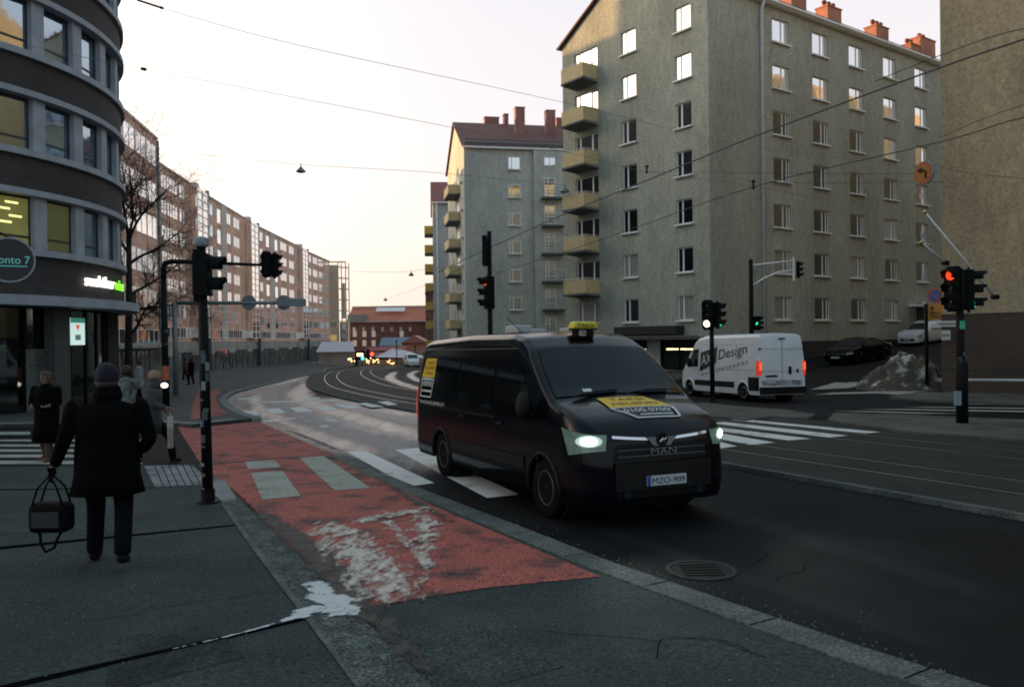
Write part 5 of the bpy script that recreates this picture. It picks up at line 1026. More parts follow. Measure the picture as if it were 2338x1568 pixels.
sidetext(WV, wr, 'AXL', 4.00, 1.30, .42, 1.0, mLetW, 1, .18); sidetext(WV, wr, 'Design', 2.70, 1.55, .40, 1.95, mLet, 1, .13); sidetext(WV, wr, 'K A L U S T E T E H D A S', 3.95, .88, .13, 3.3, mLet, 1, .16)
MB().box((4.02-.03, 1.02, 1.22-.1), (4.05, 1.045, 1.22+.1)).obj('door_handle', mPlast, wr)
# back of the van
mb = MB().box((-.012, -.006, .62), (-.001, .006, 2.3)); mb.obj('rear_door_seam', mLine, wr)
for nm, a_, b_, mt in (('rear_bumper', (-.09, -.96, .30), (-.003, .96, .56), mPlast), ('plate_recess', (-.02, .22, .92), (-.004, .70, .99), mPlast), ('number_plate', (-.022, .25, .70), (-.006, .68, .84), mPlateW), ('door_latch', (-.035, -.38, 1.02), (-.004, -.27, 1.30), mPlast), ('emblem', (-.015, -.70, 1.06), (-.003, -.62, 1.20), mPlast), ('brake_lamp', (-.02, -.14, 2.30), (-.002, .14, 2.35), mPlast), ('dirt_skirt', (-.0045, -.86, .60), (-.002, .86, .80), worn('road_dirt', (.50, .50, .50), (.18, .17, .15), scale=4, lo=.4, hi=.6, rough=.8))): MB().box(a_, b_).obj(nm, mt, wr)
for z_ in (1.13, 1.95): MB().box((-.006, -.9, z_-.006), (-.001, .9, z_+.006)).obj('panel_crease', mLine, wr)
WV.wheels(wr, mRimS, lip=mPaintW)
# --- parked cars on the hill
def parked(front_px, Lc, kind, label, mat, name, rim, dz=0):
    hd = V(-.814, -.581, 0); fp = gp(*front_px); p = V(fp.x, fp.y, 0)-hd*Lc
    T_ = {'sedan': [(0, .78), (.08, .93), (.75, 1.02), (1.35, 1.34), (1.9, 1.43), (2.5, 1.41), (2.9, 1.30), (3.45, .98), (4.2, .86), (4.5, .74), (4.6, .58)],
          'suv': [(0, .95), (.05, 1.15), (.35, 1.48), (.9, 1.58), (2.3, 1.60), (2.75, 1.50), (3.4, 1.08), (4.2, .98), (4.5, .84), (4.6, .62)]}[kind]
    c_ = Car(4.6, .91, T_, [(0, .86), (.1, .93), (.35, 1), (3.9, 1), (4.3, .95), (4.5, .86), (4.6, .70)], .09, .22, (.95, 3.72), .32, tumble=.24, zt=.86, ztop=1.45, lean=.12, lz=.5, crown=.02, dx=.08)
    r = vroot(name, p, math.atan2(hd.y, hd.x), label, 'car', 'cars parked up the side street'); c_.body(mat, r)
    a, b = (1.12, 2.86) if kind == 'sedan' else (.55, 2.78); zt_ = 1.27 if kind == 'sedan' else 1.42
    for sg in (-1, 1):
        c_.spanel('side_window', [(a+.05, .96), (1.95, .95), (1.95, zt_), (a+.38, zt_)], sg, mCarG, r, off=.008); c_.spanel('side_window', [(2.02, .95), (b+.32, .95), (b-.15, zt_), (2.02, zt_)], sg, mCarG, r, off=.008)
        c_.spanel('headlight', [(4.22, .58), (4.57, .60), (4.57, .72), (4.18, .74)], sg, M('lamp_glass_dull', (.35, .38, .4), rough=.2), r, off=.008); c_.spanel('tail_light', [(.0, .68), (.25, .68), (.25, .84), (.0, .84)], sg, mTail if False else M('dull_red_glass', (.2, .02, .02), rough=.3), r, off=.008)
        mirror(r, (3.05, sg*1.0, 1.0), sg, mat, .07, .09, .07)
    c_.rpanel('windscreen', b-.02, 3.42, -.95, .95, mCarG, r, off=.010); c_.rpanel('rear_window', a-.35 if kind == 'sedan' else .06, a+.18 if kind == 'sedan' else .32, -.9, .9, mCarG, r, off=.010)
    MB().box((4.55, -.5, .34), (4.60, .5, .52)).obj('grille', mPlast, r); MB().box((4.60, -.26, .40), (4.615, .26, .50)).obj('number_plate', mPlateW, r); c_.wheels(r, rim, lip=mat); return r
parked((1908, 834), 4.6, 'sedan', 'black saloon car parked nose-down on the hill behind the snow heap', mPaintB, 'parked_car', mRimD)
parked((2072, 790), 4.6, 'suv', 'white estate car parked highest up the side street beside the brick wall', mPaintW, 'parked_car', mRimS)
r = vroot('delivery_van', V(*ay(935, 830, 122)[:2], 0), math.radians(-75), 'small distant white delivery van at the left rear edge of the black taxi van', 'van'); WV2 = Car(4.6, .9, [(0, 1.8), (2.6, 1.9), (3.1, 1.75), (3.6, 1.15), (4.4, .95), (4.6, .7)], [(0, .95), (.3, 1), (4.1, 1), (4.6, .75)], .1, .25, (.9, 3.7), .3, dx=.2, tumble=.1); WV2.body(mPaintW, r); WV2.rpanel('windscreen', 3.1, 3.6, -.9, .9, mCarG, r, off=.01)
for sg in (-1, 1): WV2.spanel('door_window', [(2.3, 1.1), (3.3, 1.1), (2.95, 1.6), (2.3, 1.6)], sg, mCarG, r)
WV2.wheels(r, mRimD)
# ================================================================ traffic signals, poles and signs
mHead = M('signal_black', (.004, .005, .005), rough=.7, spec=.12); mLensR = M('lens_dark_red', (.08, .01, .01), rough=.2); mLensD = M('lens_dark', (.02, .025, .025), rough=.2)
mRedOn = M('signal_red_lit', (1, .12, .05), emit=.9, ecol=(1, .06, .015)); mGrnOn = M('signal_green_lit', (.05, .9, .5), emit=1.1, ecol=(.03, .85, .42)); mAmbOn = M('signal_bright_lit', (1, .8, .6), emit=6, ecol=(1, .74, .48)); mCap = M('lamp_cap_grey', (.22, .24, .25), rough=.6, var=.3, scale=20)
def head(root, c, face_, n=3, lit=None, litm=None, s_=1.0, board=True, reach=.20):
    """signal head centred at c, looking along face_ (2D)"""
    fd = V(face_[0], face_[1], 0).normalized(); sd_ = V(-fd.y, fd.x, 0); u_ = V(0, 0, 1); c = Vector(c); h = .145*n*s_; w_ = .155*s_
    mb = MB(); mb.obox(c, fd, sd_, u_, .10*s_, w_, h)
    if board:
        prof = [(-w_*1.25, -h*.92), (-w_*.8, -h*1.13), (w_*.8, -h*1.13), (w_*1.25, -h*.92), (w_*1.25, h*.92), (w_*.8, h*1.13), (-w_*.8, h*1.13), (-w_*1.25, h*.92)]
        mb.prism([c-fd*.02+sd_*a+u_*b for a, b in prof], fd*.03)
    o = mb.obj('signal_head', mHead, root)
    for k in range(n):
        z = h-(k+.5)*2*h/n; q = c+u_*z+fd*.105*s_; r_ = .105*s_
        MB().lathe(q, [(r_, 0), (r_*.9, .012), (0.01, .02)], 16, axis=fd, cap=False).obj('lens', (litm if lit == k else mLensD), o, smooth=True)
        mb = MB(); vs = []
        for i in range(13):
            a = math.radians(-30+240*i/12); d = sd_*math.cos(a)+u_*math.sin(a)
            ln = reach*s_*(1 if 20 < -30+240*i/12 < 160 else .7)
            vs += [q+d*r_*1.12, q+d*r_*1.12+fd*ln]
        mb.add(vs, [(2*i, 2*i+1, 2*i+3, 2*i+2) for i in range(12)]); mb.obj('visor', mHead, o, smooth=True)
    return o
def pole(root, top, r0, r1, n=12, mat=mBlack, base=True):
    mb = MB(); mb.tube([(0, 0, 0), Vector(top)], [r0, r1], n); o = mb.obj('pole', mat, root, smooth=True)
    if base: MB().lathe((0, 0, 0), [(r0*2.0, 0), (r0*2.0, .02), (r0*1.25, .03), (r0*1.25, .18)], 16).obj('base', mat, root)
    return o
def stickers(root, top, r, lst, n):
    rr_ = random.Random(n); top = Vector(top)
    cols = [M('sticker_white', (.20, .21, .22), rough=.5), M('sticker_grey', (.06, .065, .065), rough=.5), M('sticker_teal', (.03, .10, .10), rough=.5), M('sticker_blue', (.04, .07, .13), rough=.5)]
    for t in lst:
        c = top*t; a = math.radians(rr_.uniform(-150, -30)); d = V(math.cos(a), math.sin(a), 0); sd_ = V(-d.y, d.x, 0); rad = r*1.0
        hh = rr_.uniform(.012, .06); mb = MB(); vs = []
        for i in range(5): b = a+math.radians((i-2)*rr_.uniform(10, 17)); e_ = V(math.cos(b), math.sin(b), 0)*(rad+.004); vs += [c+e_-V(0, 0, hh), c+e_+V(0, 0, hh)]
        mb.add(vs, [(2*i, 2*i+2, 2*i+3, 2*i+1) for i in range(4)]).obj('sticker', rr_.choice(cols), root)
# A: nearest post with pedestrian head seen from the side
b = gp(475, 1147, NP); t = thing('signal_post', b, 'nearest black signal post plastered with stickers, beside the red cycle lane', 'traffic signal'); tp = ay(459, 560, b.y)-b
pole(t, tp, .070, .060); MB().lathe(tp+V(0, 0, -.02), [(.085, 0), (.10, .03), (.10, .10), (.05, .13)], 16).obj('cap', mCap, t)
stickers(t, tp, .066, [.05, .11, .15, .22, .25, .31, .34, .36, .40, .44, .455, .49, .53, .56, .58], 3)
c = (ay(463, 608, b.y)-b)
hd_ = head(t, ay(459, 628, b.y)-b+V(.02, 0, 0), (1, .10), 2, s_=.92, board=False, reach=.21)
MB().box((-.07, -.06, -.32), (.03, .06, .36)).obj('signal_housing', mHead, t, loc=ay(457, 633, b.y)-b)
# B: mast arm post with a hanging double head
b = gp(379, 931, .1); t = thing('mast_arm_signal', b, 'black curved mast arm post reaching over the lane with a hanging double signal', 'traffic signal'); P_ = lambda x, y, Y=b.y: ay(x, y, Y)-b
pts = [V(0, 0, 0), P_(374, 640), P_(373, 612), P_(378, 601), P_(392, 597), P_(450, 599), P_(622, 606)]; MB().tube([pts[0], pts[1]], [.13, .10], 12).obj('pole', mBlack, t, smooth=True); MB().tube(pts[1:], [.10, .10, .10, .095, .07, .05], 10).obj('arm', mBlack, t, smooth=True)
head(t, P_(611, 604)+V(0, -.16, 0), (-.7, .7), 3, s_=.95); head(t, P_(624, 606)+V(.05, 0, 0), (.8, .6), 3, s_=.95)
MB().ellip(P_(607, 631), (.10, .10, .07)).obj('detector', mCap, t, smooth=True)
MB().lathe(P_(378, 855)-V(0, 0, .2), [(.13, 0), (.13, .5)], 12).obj('orange_band', M('orange_sticker', (.42, .10, .03), rough=.6), t)
MB().ellip(P_(379, 879)+V(0, -.13, 0), (.13, .05, .09), 12, 8).obj('lamp', M('warm_post_lamp', (1, .85, .7), emit=3.5, ecol=(1, .8, .62)), t, smooth=True)
stickers(t, pts[1], .13, [.2, .27, .33, .45, .5, .6], 5)
# C: grey gantry mast with round sign backs
b = gp(402, 902, .1); t = thing('grey_mast', b, 'grey mast with a horizontal arm carrying round sign backs over the street', 'mast'); P_ = lambda x, y, Y=b.y: ay(x, y, Y)-b
MB().tube([V(0, 0, 0), P_(399, 690)], .12, 10).obj('pole', mGreyMetal, t, smooth=True); MB().tube([P_(399, 692), P_(688, 691)], .09, 8).obj('arm', mGreyMetal, t, smooth=True)
for x_ in (568, 648): MB().lathe(P_(x_, 691), [(.36, -.02), (.36, .02)], 24, axis=(.1, 1, 0)).obj('sign_back', mGreyMetal, t)
mb = MB(); c = P_(665, 691); mb.obox(c, (1, 0, 0), (0, 1, 0), (0, 0, 1), .65, .15, .18); mb.obj('control_box', mGreyMetal, t)
# D: signal in the tramway behind the taxi van
b = V(-.62, 23.2, G(-.6, 23.2)+.05); t = thing('signal_post', b, 'black signal post rising behind the taxi van roof, red lamp lit', 'traffic signal'); P_ = lambda x, y, Y=b.y: ay(x, y, Y)-b
tp = P_(1117, 528); pole(t, tp, .075, .065); head(t, P_(1117, 669)+V(0, -.10, 0), (-.93, -.36), 3, 0, M('signal_red_soft', (1, .12, .05), emit=.7, ecol=(1, .06, .02)), s_=1.05)
o = MB().obox(P_(1107, 573), (1, 0, 0), (0, 1, 0), (0, 0, 1), .06, .22, .42).obj('louvre_box', mHead, t)
mb = MB()
for k in range(9): mb.obox(P_(1107, 573)+V(-.065, 0, -.36+k*.09), (1, 0, 0), (0, 1, 0), (0, 0, 1), .012, .22, .02)
mb.obj('slats', mHead, o)
# E: signal on the island by the white van
b = gp(1627, 917, .1); t = thing('signal_post', b, 'black signal post before the white van, one bright lamp and one green lamp lit', 'traffic signal'); P_ = lambda x, y, Y=b.y: ay(x, y, Y)-b
tp = P_(1624, 690); pole(t, tp, .085, .075); MB().ellip(tp+V(0, 0, .03), (.09, .09, .07)).obj('cap', mCap, t, smooth=True)
head(t, P_(1618, 719)+V(-.06, -.10, 0), (-.45, -.9), 3, 2, mAmbOn, s_=1.08); head(t, P_(1636, 719)+V(.04, .02, 0), (.85, -.5), 3, 2, mGrnOn, s_=1.0)
# F: bracketed mast by the building corner
b = gp(1717, 858, .12); t = thing('bracket_signal', b, 'black mast with pale bracket arms holding a signal, beside the grey block corner', 'traffic signal'); P_ = lambda x, y, Y=b.y: ay(x, y, Y)-b
tp = P_(1714, 592); pole(t, tp, .13, .11)
for nm, a_ in (('arm', [P_(1716, 606), P_(1813, 595)]), ('brace', [P_(1717, 652), P_(1745, 635), P_(1775, 622), P_(1813, 617)])): MB().tube(a_, .045, 8).obj(nm, mFrame, t, smooth=True)
MB().obox(P_(1812, 614), (.3, 1, 0), (1, -.3, 0), (0, 0, 1), .04, .05, .62).obj('mounting_strip', mFrame, t)
head(t, P_(1820, 616)+V(.05, 0, 0), (.85, -.3), 3, s_=.95); head(t, P_(1722, 738)+V(.05, -.05, 0), (.3, -.95), 3, 1, mGrnOn, s_=.85, board=False); head(t, P_(1728, 738)+V(.12, .05, 0), (.9, -.2), 3, s_=.85, board=False)
# G: right hand post
b = gp(2197, 965, .1); t = thing('signal_post', b, 'black signal post at the right by the railing, red lamp and green lamp lit', 'traffic signal'); P_ = lambda x, y, Y=b.y: ay(x, y, Y)-b
tp = P_(2189, 622); pole(t, tp, .10, .085, base=False); MB().lathe(V(0, 0, 0), [(.135, 0), (.135, 1.45), (.10, 1.5)], 14).obj('sleeve', mBlack, t, smooth=True)
MB().ellip(tp+V(-.05, 0, .05), (.12, .10, .09)).obj('cap', mCap, t, smooth=True)
head(t, P_(2176, 660)+V(-.02, -.05, 0), (-.86, -.5), 3, 0, mRedOn, s_=1.12, reach=.22); head(t, P_(2207, 662)+V(.05, 0, 0), (.93, -.42), 3, 2, mGrnOn, s_=1.12, reach=.24)
stickers(t, tp, .097, [.36, .40, .43, .46, .50, .53, .57], 9); MB().obox(P_(2192, 742)+V(0, -.10, 0), (1, 0, 0), (0, 1, 0), (0, 0, 1), .06, .01, .10).obj('sticker', M('green_sticker', (.03, .30, .17), rough=.5, emit=.06), t)
MB().obox(P_(2186, 908)+V(-.06, -.12, 0), (1, 0, 0), (0, 1, 0), (0, 0, 1), .07, .04, .17).obj('push_button', M('button_box', (.16, .24, .27), rough=.5), t)
# railing
a = gp(2208, 962, .1); r = thing('railing', a, 'steel railing with white top rail on the right pavement', 'railing'); e_ = V(12.9, 20.6, 0)-V(a.x, a.y, 0); e_.z = 0; zt = 1.02
d_ = V(.93, -.36, 0).normalized(); 
mb = MB().tube([V(0, 0, zt), d_*1.3+V(0, 0, zt), d_*6+V(0, 0, zt+.02)], .035, 8); mb.obj('top_rail', M('pale_rail', (.38, .40, .40), rough=.5), r, smooth=True)
for k in (1.32, 3.4, 5.4):
    c = d_*k; MB().tube([c, c+V(0, 0, zt)], .05, 8).obj('post', mBlack, r, smooth=True)
# H: sign post with no-parking sign
b = gp(2117, 886, .1); t = thing('sign_post', b, 'thin post with a round blue no-parking sign above a yellow panel', 'road sign'); P_ = lambda x, y, Y=b.y: ay(x, y, Y)-b
pole(t, P_(2114, 694), .07, .07, base=False); MB().ellip(P_(2113, 693), (.08, .08, .06)).obj('cap', mCap, t, smooth=True)
fd = V(-.78, -.62, 0).normalized(); sd_ = V(-fd.y, fd.x, 0); c = P_(2135, 675)
MB().tube([P_(2114, 712), P_(2135, 712)], .025, 6).obj('bracket', mGreyMetal, t)
MB().lathe(c, [(.30, 0), (.30, .02)], 32, axis=fd).obj('sign_disc', M('sign_red', (.42, .09, .03), rough=.5), t); MB().lathe(c, [(.235, .022), (.235, .025)], 32, axis=fd).obj('sign_blue', M('sign_blue', (.05, .09, .30), rough=.5), t)
q = (sd_+V(0, 0, -1)).normalized(); MB().obox(c+fd*.028, q, fd, q.cross(fd), .26, .003, .028).obj('slash', MATS['sign_red'], t)
c = P_(2136, 712); MB().obox(c, sd_, fd, (0, 0, 1), .30, .012, .31).obj('yellow_panel', M('sign_yellow', (.50, .22, .02), rough=.5), t)
mY = M('sign_print', (.05, .03, .01), rough=.6); mb = MB()
for z_, w_ in ((-.05, .2), (-.14, .2), (-.22, .16)): mb.obox(c+fd*.014+V(0, 0, z_), sd_, fd, (0, 0, 1), w_, .002, .022)
MB().lathe(c+fd*.014+V(0, 0, .15)-sd_*.12, [(.07, 0), (.07, .003)], 16, axis=fd).obj('print_symbol', mY, t); mb.obj('print', mY, t)
text('12-14', 'print', c+fd*.018+V(0, 0, .10)-sd_*(.02), sd_*-1 if False else sd_, (0, 0, 1), .11, mY, t, width=.24) if False else None
# street name plates on the brick corner
for px, w_, h_, lb in (((2165, 739), .42, .11, 'white street name plate on the corner of the brick base'), ((2160, 765), .16, .18, 'small white notice below the street name plate')):
    c = ay(*px, 30.4); r = thing('wall_plate', c, lb, 'sign'); MB().obox((0, 0, 0), (.581, -.814, 0), (.814, .581, 0), (0, 0, 1), w_, .02, h_).obj('panel', M('plate_white', (.42, .45, .43), rough=.5), r)
    MB().obox(V(-.02, -.015, 0), (.581, -.814, 0), (.814, .581, 0), (0, 0, 1), w_*.8, .012, h_*.25).obj('print', M('plate_print', (.16, .18, .18), rough=.6), r)
# hanging orange sign
c = ay(2108, 395, 30); r = thing('hanging_sign', c, 'round orange sign with a black turning arrow hanging from a wire by the ochre building', 'road sign'); fd = V(-.93, -.37, 0).normalized(); sd_ = V(fd.y, -fd.x, 0)*-1
MB().lathe((0, 0, 0), [(.40, -.03), (.40, .02)], 36, axis=fd).obj('disc', M('orange_sign_rim', (.36, .06, .015), rough=.5), r); MB().lathe((0, 0, 0), [(.335, .022), (.335, .026)], 36, axis=fd).obj('face', M('orange_sign_face', (.32, .11, .012), rough=.5), r)
mb = MB(); o_ = fd*.032
mb.tube([o_+sd_*.12+V(0, 0, -.22), o_+sd_*.12+V(0, 0, .02), o_+sd_*.02+V(0, 0, .10), o_-sd_*.08+V(0, 0, .10)], .035, 6); mb.prism([o_-sd_*.24+V(0, 0, .10), o_-sd_*.06+V(0, 0, .22), o_-sd_*.06+V(0, 0, -.02)], fd*.01); mb.obj('arrow', mPlast, r)
MB().lathe((0, 0, 0), [(.40, -.10), (.42, -.10), (.42, .02), (.40, .02)], 36, axis=fd, cap=False).obj('back_rim', mCap, r)
# ================================================================ overhead wires and lamps
mWire = M('overhead_wire', (.05, .05, .05), rough=.6); mWireB = M('pale_wire', (.20, .17, .17), rough=.6)
def azp(x, y, z):
    d = ray(x, y); t = (z-CH)/d.z; return V(d.x*t, d.y*t, z)
def wire(name, pts, r, label, cat='overhead wire', fit=(), mat=None):
    pts = [Vector(p) for p in pts]; o0 = pts[0]; root = thing(name, o0, label, cat, 'overhead wires'); MB().tube([p-o0 for p in spline(pts, 6)], r, 5).obj('cable', mat or mWire, root, smooth=True)
    for t_, ln, rr_ in fit:
        S = spline(pts, 40); i = int(t_*(len(S)-2)); d = (S[i+1]-S[i]).normalized(); MB().tube([S[i]-o0-d*ln/2, S[i]-o0+d*ln/2], rr_, 7).obj('insulator', mPlast, root, smooth=True)
    return root
def span(pa, Ya, pb, Yb, mids=()):
    a, b = ay(*pa, Ya), ay(*pb, Yb); out_ = [a]
    for m in mids:
        d = ray(*m); e = b-a; det = d.x*e.y-d.y*e.x; t = (a.x*e.y-a.y*e.x)/det; out_.append(V(d.x*t, d.y*t, CH+d.z*t))
    return out_+[b]
wire('span_wire', span((270, -14), 19.5, (2030, 372), 57, [(455, 44), (740, 117), (1290, 235), (1730, 338)]), .008, 'upper span wire with long insulator crossing the pale sky at the top', fit=((.06, .07, .035), (.10, .55, .028), (.13, .08, .035)), mat=mWireB)
wire('span_wire', span((60, 104), 27, (1900, 458), 53, [(285, 150), (467, 184), (1035, 292), (1290, 347), (1477, 392), (1720, 425)]), .010, 'second span wire running from the round building across to the grey block', fit=((.19, .18, .06),), mat=mWireB)
wire('contact_wire', [azp(2700, -40, 5.9), azp(2338, 90, 5.75), azp(2144, 156, 5.7), azp(1730, 309, 5.55), azp(1477, 412, 5.45), azp(1263, 500, 5.35), azp(1067, 590, 5.2), azp(1000, 622, 5.1)], .015, 'thick contact wire rising to the upper right across the grey block')
wire('contact_wire', [azp(2700, 195, 5.7), azp(2338, 268, 5.6), azp(2144, 325, 5.55), azp(1730, 424, 5.45), azp(1458, 517, 5.4), azp(1290, 575, 5.3), azp(1130, 625, 5.1)], .012, 'lower contact wire crossing the grey block below the thick one')
wire('feeder_wire', [azp(2700, 20, 6.6), azp(2338, 66, 6.5), azp(2144, 128, 6.4), azp(2000, 185, 6.3)], .008, 'faint upper feeder wire in front of the ochre wall')
wire('feeder_wire', [azp(2700, 170, 6.3), azp(2338, 240, 6.2), azp(2144, 315, 6.1)], .008, 'faint second feeder wire just above the lower contact wire')
wire('guy_wire', span((1477, 392), 46, (2600, 360), 27, [(2100, 396), (2338, 370)]), .010, 'thin guy wire passing level behind the hanging orange sign', mat=mWire)
wire('guy_wire', span((1750, 418), 40, (2700, 410), 27, [(2100, 416), (2338, 414)]), .010, 'thin guy wire just below the middle of the orange sign')
wire('guy_wire', span((2108, 369), 30.02, (2700, 430), 25, [(2250, 400)]), .008, 'short guy wire holding the orange hanging sign')
wire('lamp_wire', span((430, 350), 58, (1293, 424), 56.5, [(690, 376), (1000, 395)]), .014, 'thin wire holding the two cone lamps between the facades', mat=mWireB)
wire('lamp_wire', span((806, 620), 95, (1290, 590), 95, [(905, 621), (940, 619), (1000, 612)]), .016, 'faint far wire with the distant red lamp', mat=mWireB)
wire('tram_wire', span((880, 683), 130, (1100, 590), 60, [(960, 655)]), .015, 'faint tram wire running to the far square', mat=mWireB)
for px, z in (((1477, 386), 46), ((1720, 421), 40)):
    c = ay(*px, z); r = thing('wire_hanger', c, 'small dark hanger clamping two wires, ' + ('left one on the gable' if px[0] < 1500 else 'right one near the downpipe'), 'clamp'); MB().tube([(0, 0, .18), (0, 0, -.2)], .05, 7).ellip((0, 0, .15), (.12, .12, .06)).ellip((0, 0, -.18), (.09, .09, .07)).obj('clamp', mPlast, r, smooth=True)
mShade = M('lamp_shade_grey', (.20, .22, .24), rough=.5); mShadeR = M('lamp_shade_rust', (.22, .09, .08), rough=.6)
for px, Y, mt, lb in (((687, 386), 57.5, mShade, 'grey cone street lamp hanging alone in the open sky'), ((1289, 432), 56.5, mShade, 'grey cone street lamp hanging beside the tan balconies'), ((939, 625), 95, mShadeR, 'small rust cone lamp hanging over the far street'), ((880, 683), 128, mShadeR, 'tiny rust cone lamp just above the market hall roof')):
    c = ay(*px, Y); r = thing('hanging_lamp', c, lb, 'street lamp', 'cone lamps on wires'); s_ = 1.0
    MB().lathe((0, 0, 0), [(.33, -.22), (.34, -.16), (.25, -.06), (.12, .08), (.07, .16), (.03, .20), (.03, .38)], 20).obj('shade', mt, r, smooth=True); MB().ellip((0, 0, -.22), (.2, .2, .08), 12, 8).obj('diffuser', M('diffuser', (.4, .38, .36), rough=.4), r, smooth=True)
# more posts far off
for px, top, Y, lb in (((906, 830), 800, 128, 'thin dark lamp post standing on the market square'), ((948, 836), 812, 125, 'short dark post beside the distant delivery van')):
    a = ay(px[0], px[1], Y); r = thing('lamp_post', a, lb, 'lamp post'); h_ = ay(px[0], top-22, Y).z-a.z; MB().tube([(0, 0, -1), (0, 0, h_)], .08, 6).obj('pole', mBlack, r); MB().ellip((0, 0, h_), (.22, .22, .12)).obj('lantern', mPlast, r, smooth=True)
# ================================================================ snow heap
rr_ = random.Random(5); a, b = gp(1985, 890), gp(2160, 882); c0 = (a+b)/2; n_ = 44; mb = MB()
from mathutils import noise as mn
wid = (b-a).length/2+.25
for j in range(n_+1):
    for i in range(n_+1):
        u, v_ = i/n_*2-1, j/n_*2-1; x = c0.x+u*wid*1.05; y = c0.y+v_*2.1+.6; rad = math.hypot(u*.98, v_); h = max(0, 1-rad**2.0)**.8*(1.0+.35*u)
        nz = mn.noise(V(x*.9, y*.9, 3))*.5+mn.noise(V(x*2.5, y*2.5, 7))*.25+mn.noise(V(x*6, y*6, 1))*.10
        mb.v.append((x, y, G(x, y)+max(-.05, 1.45*h*(.85+nz*.9)+(nz*.25-.06)*(h > 0)-.02)))
for j in range(n_):
    for i in range(n_): k = j*(n_+1)+i; mb.f.append((k, k+1, k+n_+2, k+n_+1)); mb.mi.append(0)
mb.obj('snow_heap', worn('grimy_snow', (.07, .06, .048), (.46, .45, .42), scale=1.5, lo=.50, hi=.66, rough=.95, fine=.4), smooth=True, label='grimy ploughed snow heap at the foot of the hill beside the thin sign post', cat='snow heap')
# ================================================================ bare tree behind the round building
tr_ = gp(296, 905, .1); b = V(-19.75, 42.0, G(0, 42)+.1); tt = thing('bare_tree', b, 'tall leafless tree growing just behind the round brick building', 'tree'); rt_ = random.Random(11)
def branch(mb, p, d, r, L, lv):
    n = 4+lv; pts = [p]; rs = [r]; q = p.copy(); dd = d.copy()
    for i in range(n):
        dd = (dd+V(rt_.gauss(0, .12), rt_.gauss(0, .12), rt_.gauss(0, .08)+(.03 if lv > 1 else -.01))).normalized(); q = q+dd*L/n; pts.append(q.copy()); rs.append(max(.004, r*(1-.72*(i+1)/n)))
        if lv > 0 and i >= (1 if lv > 2 else 0):
            for _ in range(2 if lv < 4 else 1):
                if rt_.random() < .85:
                    side = dd.orthogonal().normalized(); side.rotate(Matrix.Rotation(rt_.random()*6.28, 3, dd)); nd = (dd*rt_.uniform(.45, .9)+side*rt_.uniform(.5, .9)).normalized(); branch(mb, q.copy(), nd, rs[-1]*.62, L*rt_.uniform(.42, .66), lv-1)
    mb.tube(pts, rs, 6 if lv > 2 else 4, cap=False)
tk = MB().tube([(0, 0, -.1), (.05, 0, 2.5), (.12, 0, 5.5), (.1, .1, 8.0)], [.24, .19, .16, .13], 10); tk.obj('trunk', M('tree_bark', (.035, .03, .028), rough=.9, var=.3, scale=8), tt, smooth=True)
mb = MB()
for z_, dx_, dy_, dz_, L_ in ((3.0, .8, -.2, .35, 3.2), (4.2, .9, .1, .25, 3.6), (5.0, .7, .4, .6, 4.0), (5.8, -.6, .2, .7, 3.4), (6.6, .85, -.1, .35, 4.0), (7.6, .35, .1, 1.0, 5.0), (8.0, -.1, .1, 1.0, 5.6), (7.9, .5, -.3, .9, 4.6), (7.2, -.5, -.3, .8, 3.6)):
    branch(mb, V(.1, .02, z_), V(dx_*.8, dy_, dz_).normalized(), .085, L_*.80, 3)
mb.obj('crown', MATS['tree_bark'], tt, smooth=True)
# ================================================================ people
mCoat = M('black_coat', (.003, .003, .0035), rough=.95, spec=.05, var=.3, scale=6, bump=.3, bscale=14); mTrou = M('dark_trousers', (.004, .0045, .006), rough=.95, spec=.05, bump=.2, bscale=12); mSkin = M('skin', (.17, .09, .065), rough=.6); mHair = M('dark_hair', (.012, .009, .007), rough=.7); mShoe = M('black_shoe', (.003, .003, .003), rough=.7, spec=.15)
def skin(name, joints, edges, mat, parent, sub=2, **kw_):
    """one continuous surface grown along a skeleton: joints = {key: (x, y, z, r)}"""
    keys = list(joints); me = bpy.data.meshes.new(name); me.from_pydata([joints[k][:3] for k in keys], [(keys.index(a), keys.index(b)) for a, b in edges], []); o = bpy.data.objects.new(name, me); COL.objects.link(o)
    md = o.modifiers.new('s', 'SKIN'); md.use_smooth_shade = True
    for i, k in enumerate(keys):
        sv = me.skin_vertices[0].data[i]; r_ = joints[k][3]; sv.radius = r_ if isinstance(r_, tuple) else (r_, r_); sv.use_root = (i == 0)
    sb = o.modifiers.new('d', 'SUBSURF'); sb.levels = sb.render_levels = sub
    bpy.context.view_layer.update(); m2 = bpy.data.meshes.new_from_object(o.evaluated_get(bpy.context.evaluated_depsgraph_get())); bpy.data.objects.remove(o); m2.name = name
    m2.materials.clear(); m2.materials.append(mat)
    for p in m2.polygons: p.use_smooth = True; p.material_index = 0
    return place(name, m2, parent, **kw_)
def loft(rings, n=20, cap=True, fold=0, seed=0):
    """rings = (cx, cy, z, rx, ry)"""
    mb = MB(); rr = random.Random(seed); ph = rr.random()*6
    for cx, cy, z, rx, ry in rings:
        for k in range(n):
            a = 2*math.pi*k/n; f_ = 1+fold*(math.sin(3*a+ph+z*5)+.6*math.sin(7*a+ph*2-z*9))*.5; mb.v.append((cx+rx*f_*math.cos(a), cy+ry*f_*math.sin(a), z))
    for j in range(len(rings)-1):
        for k in range(n): mb.f.append((j*n+k, j*n+(k+1) % n, (j+1)*n+(k+1) % n, (j+1)*n+k)); mb.mi.append(0)
    if cap: mb.f += [tuple(range(n-1, -1, -1)), tuple((len(rings)-1)*n+k for k in range(n))]; mb.mi += [0, 0]
    return mb
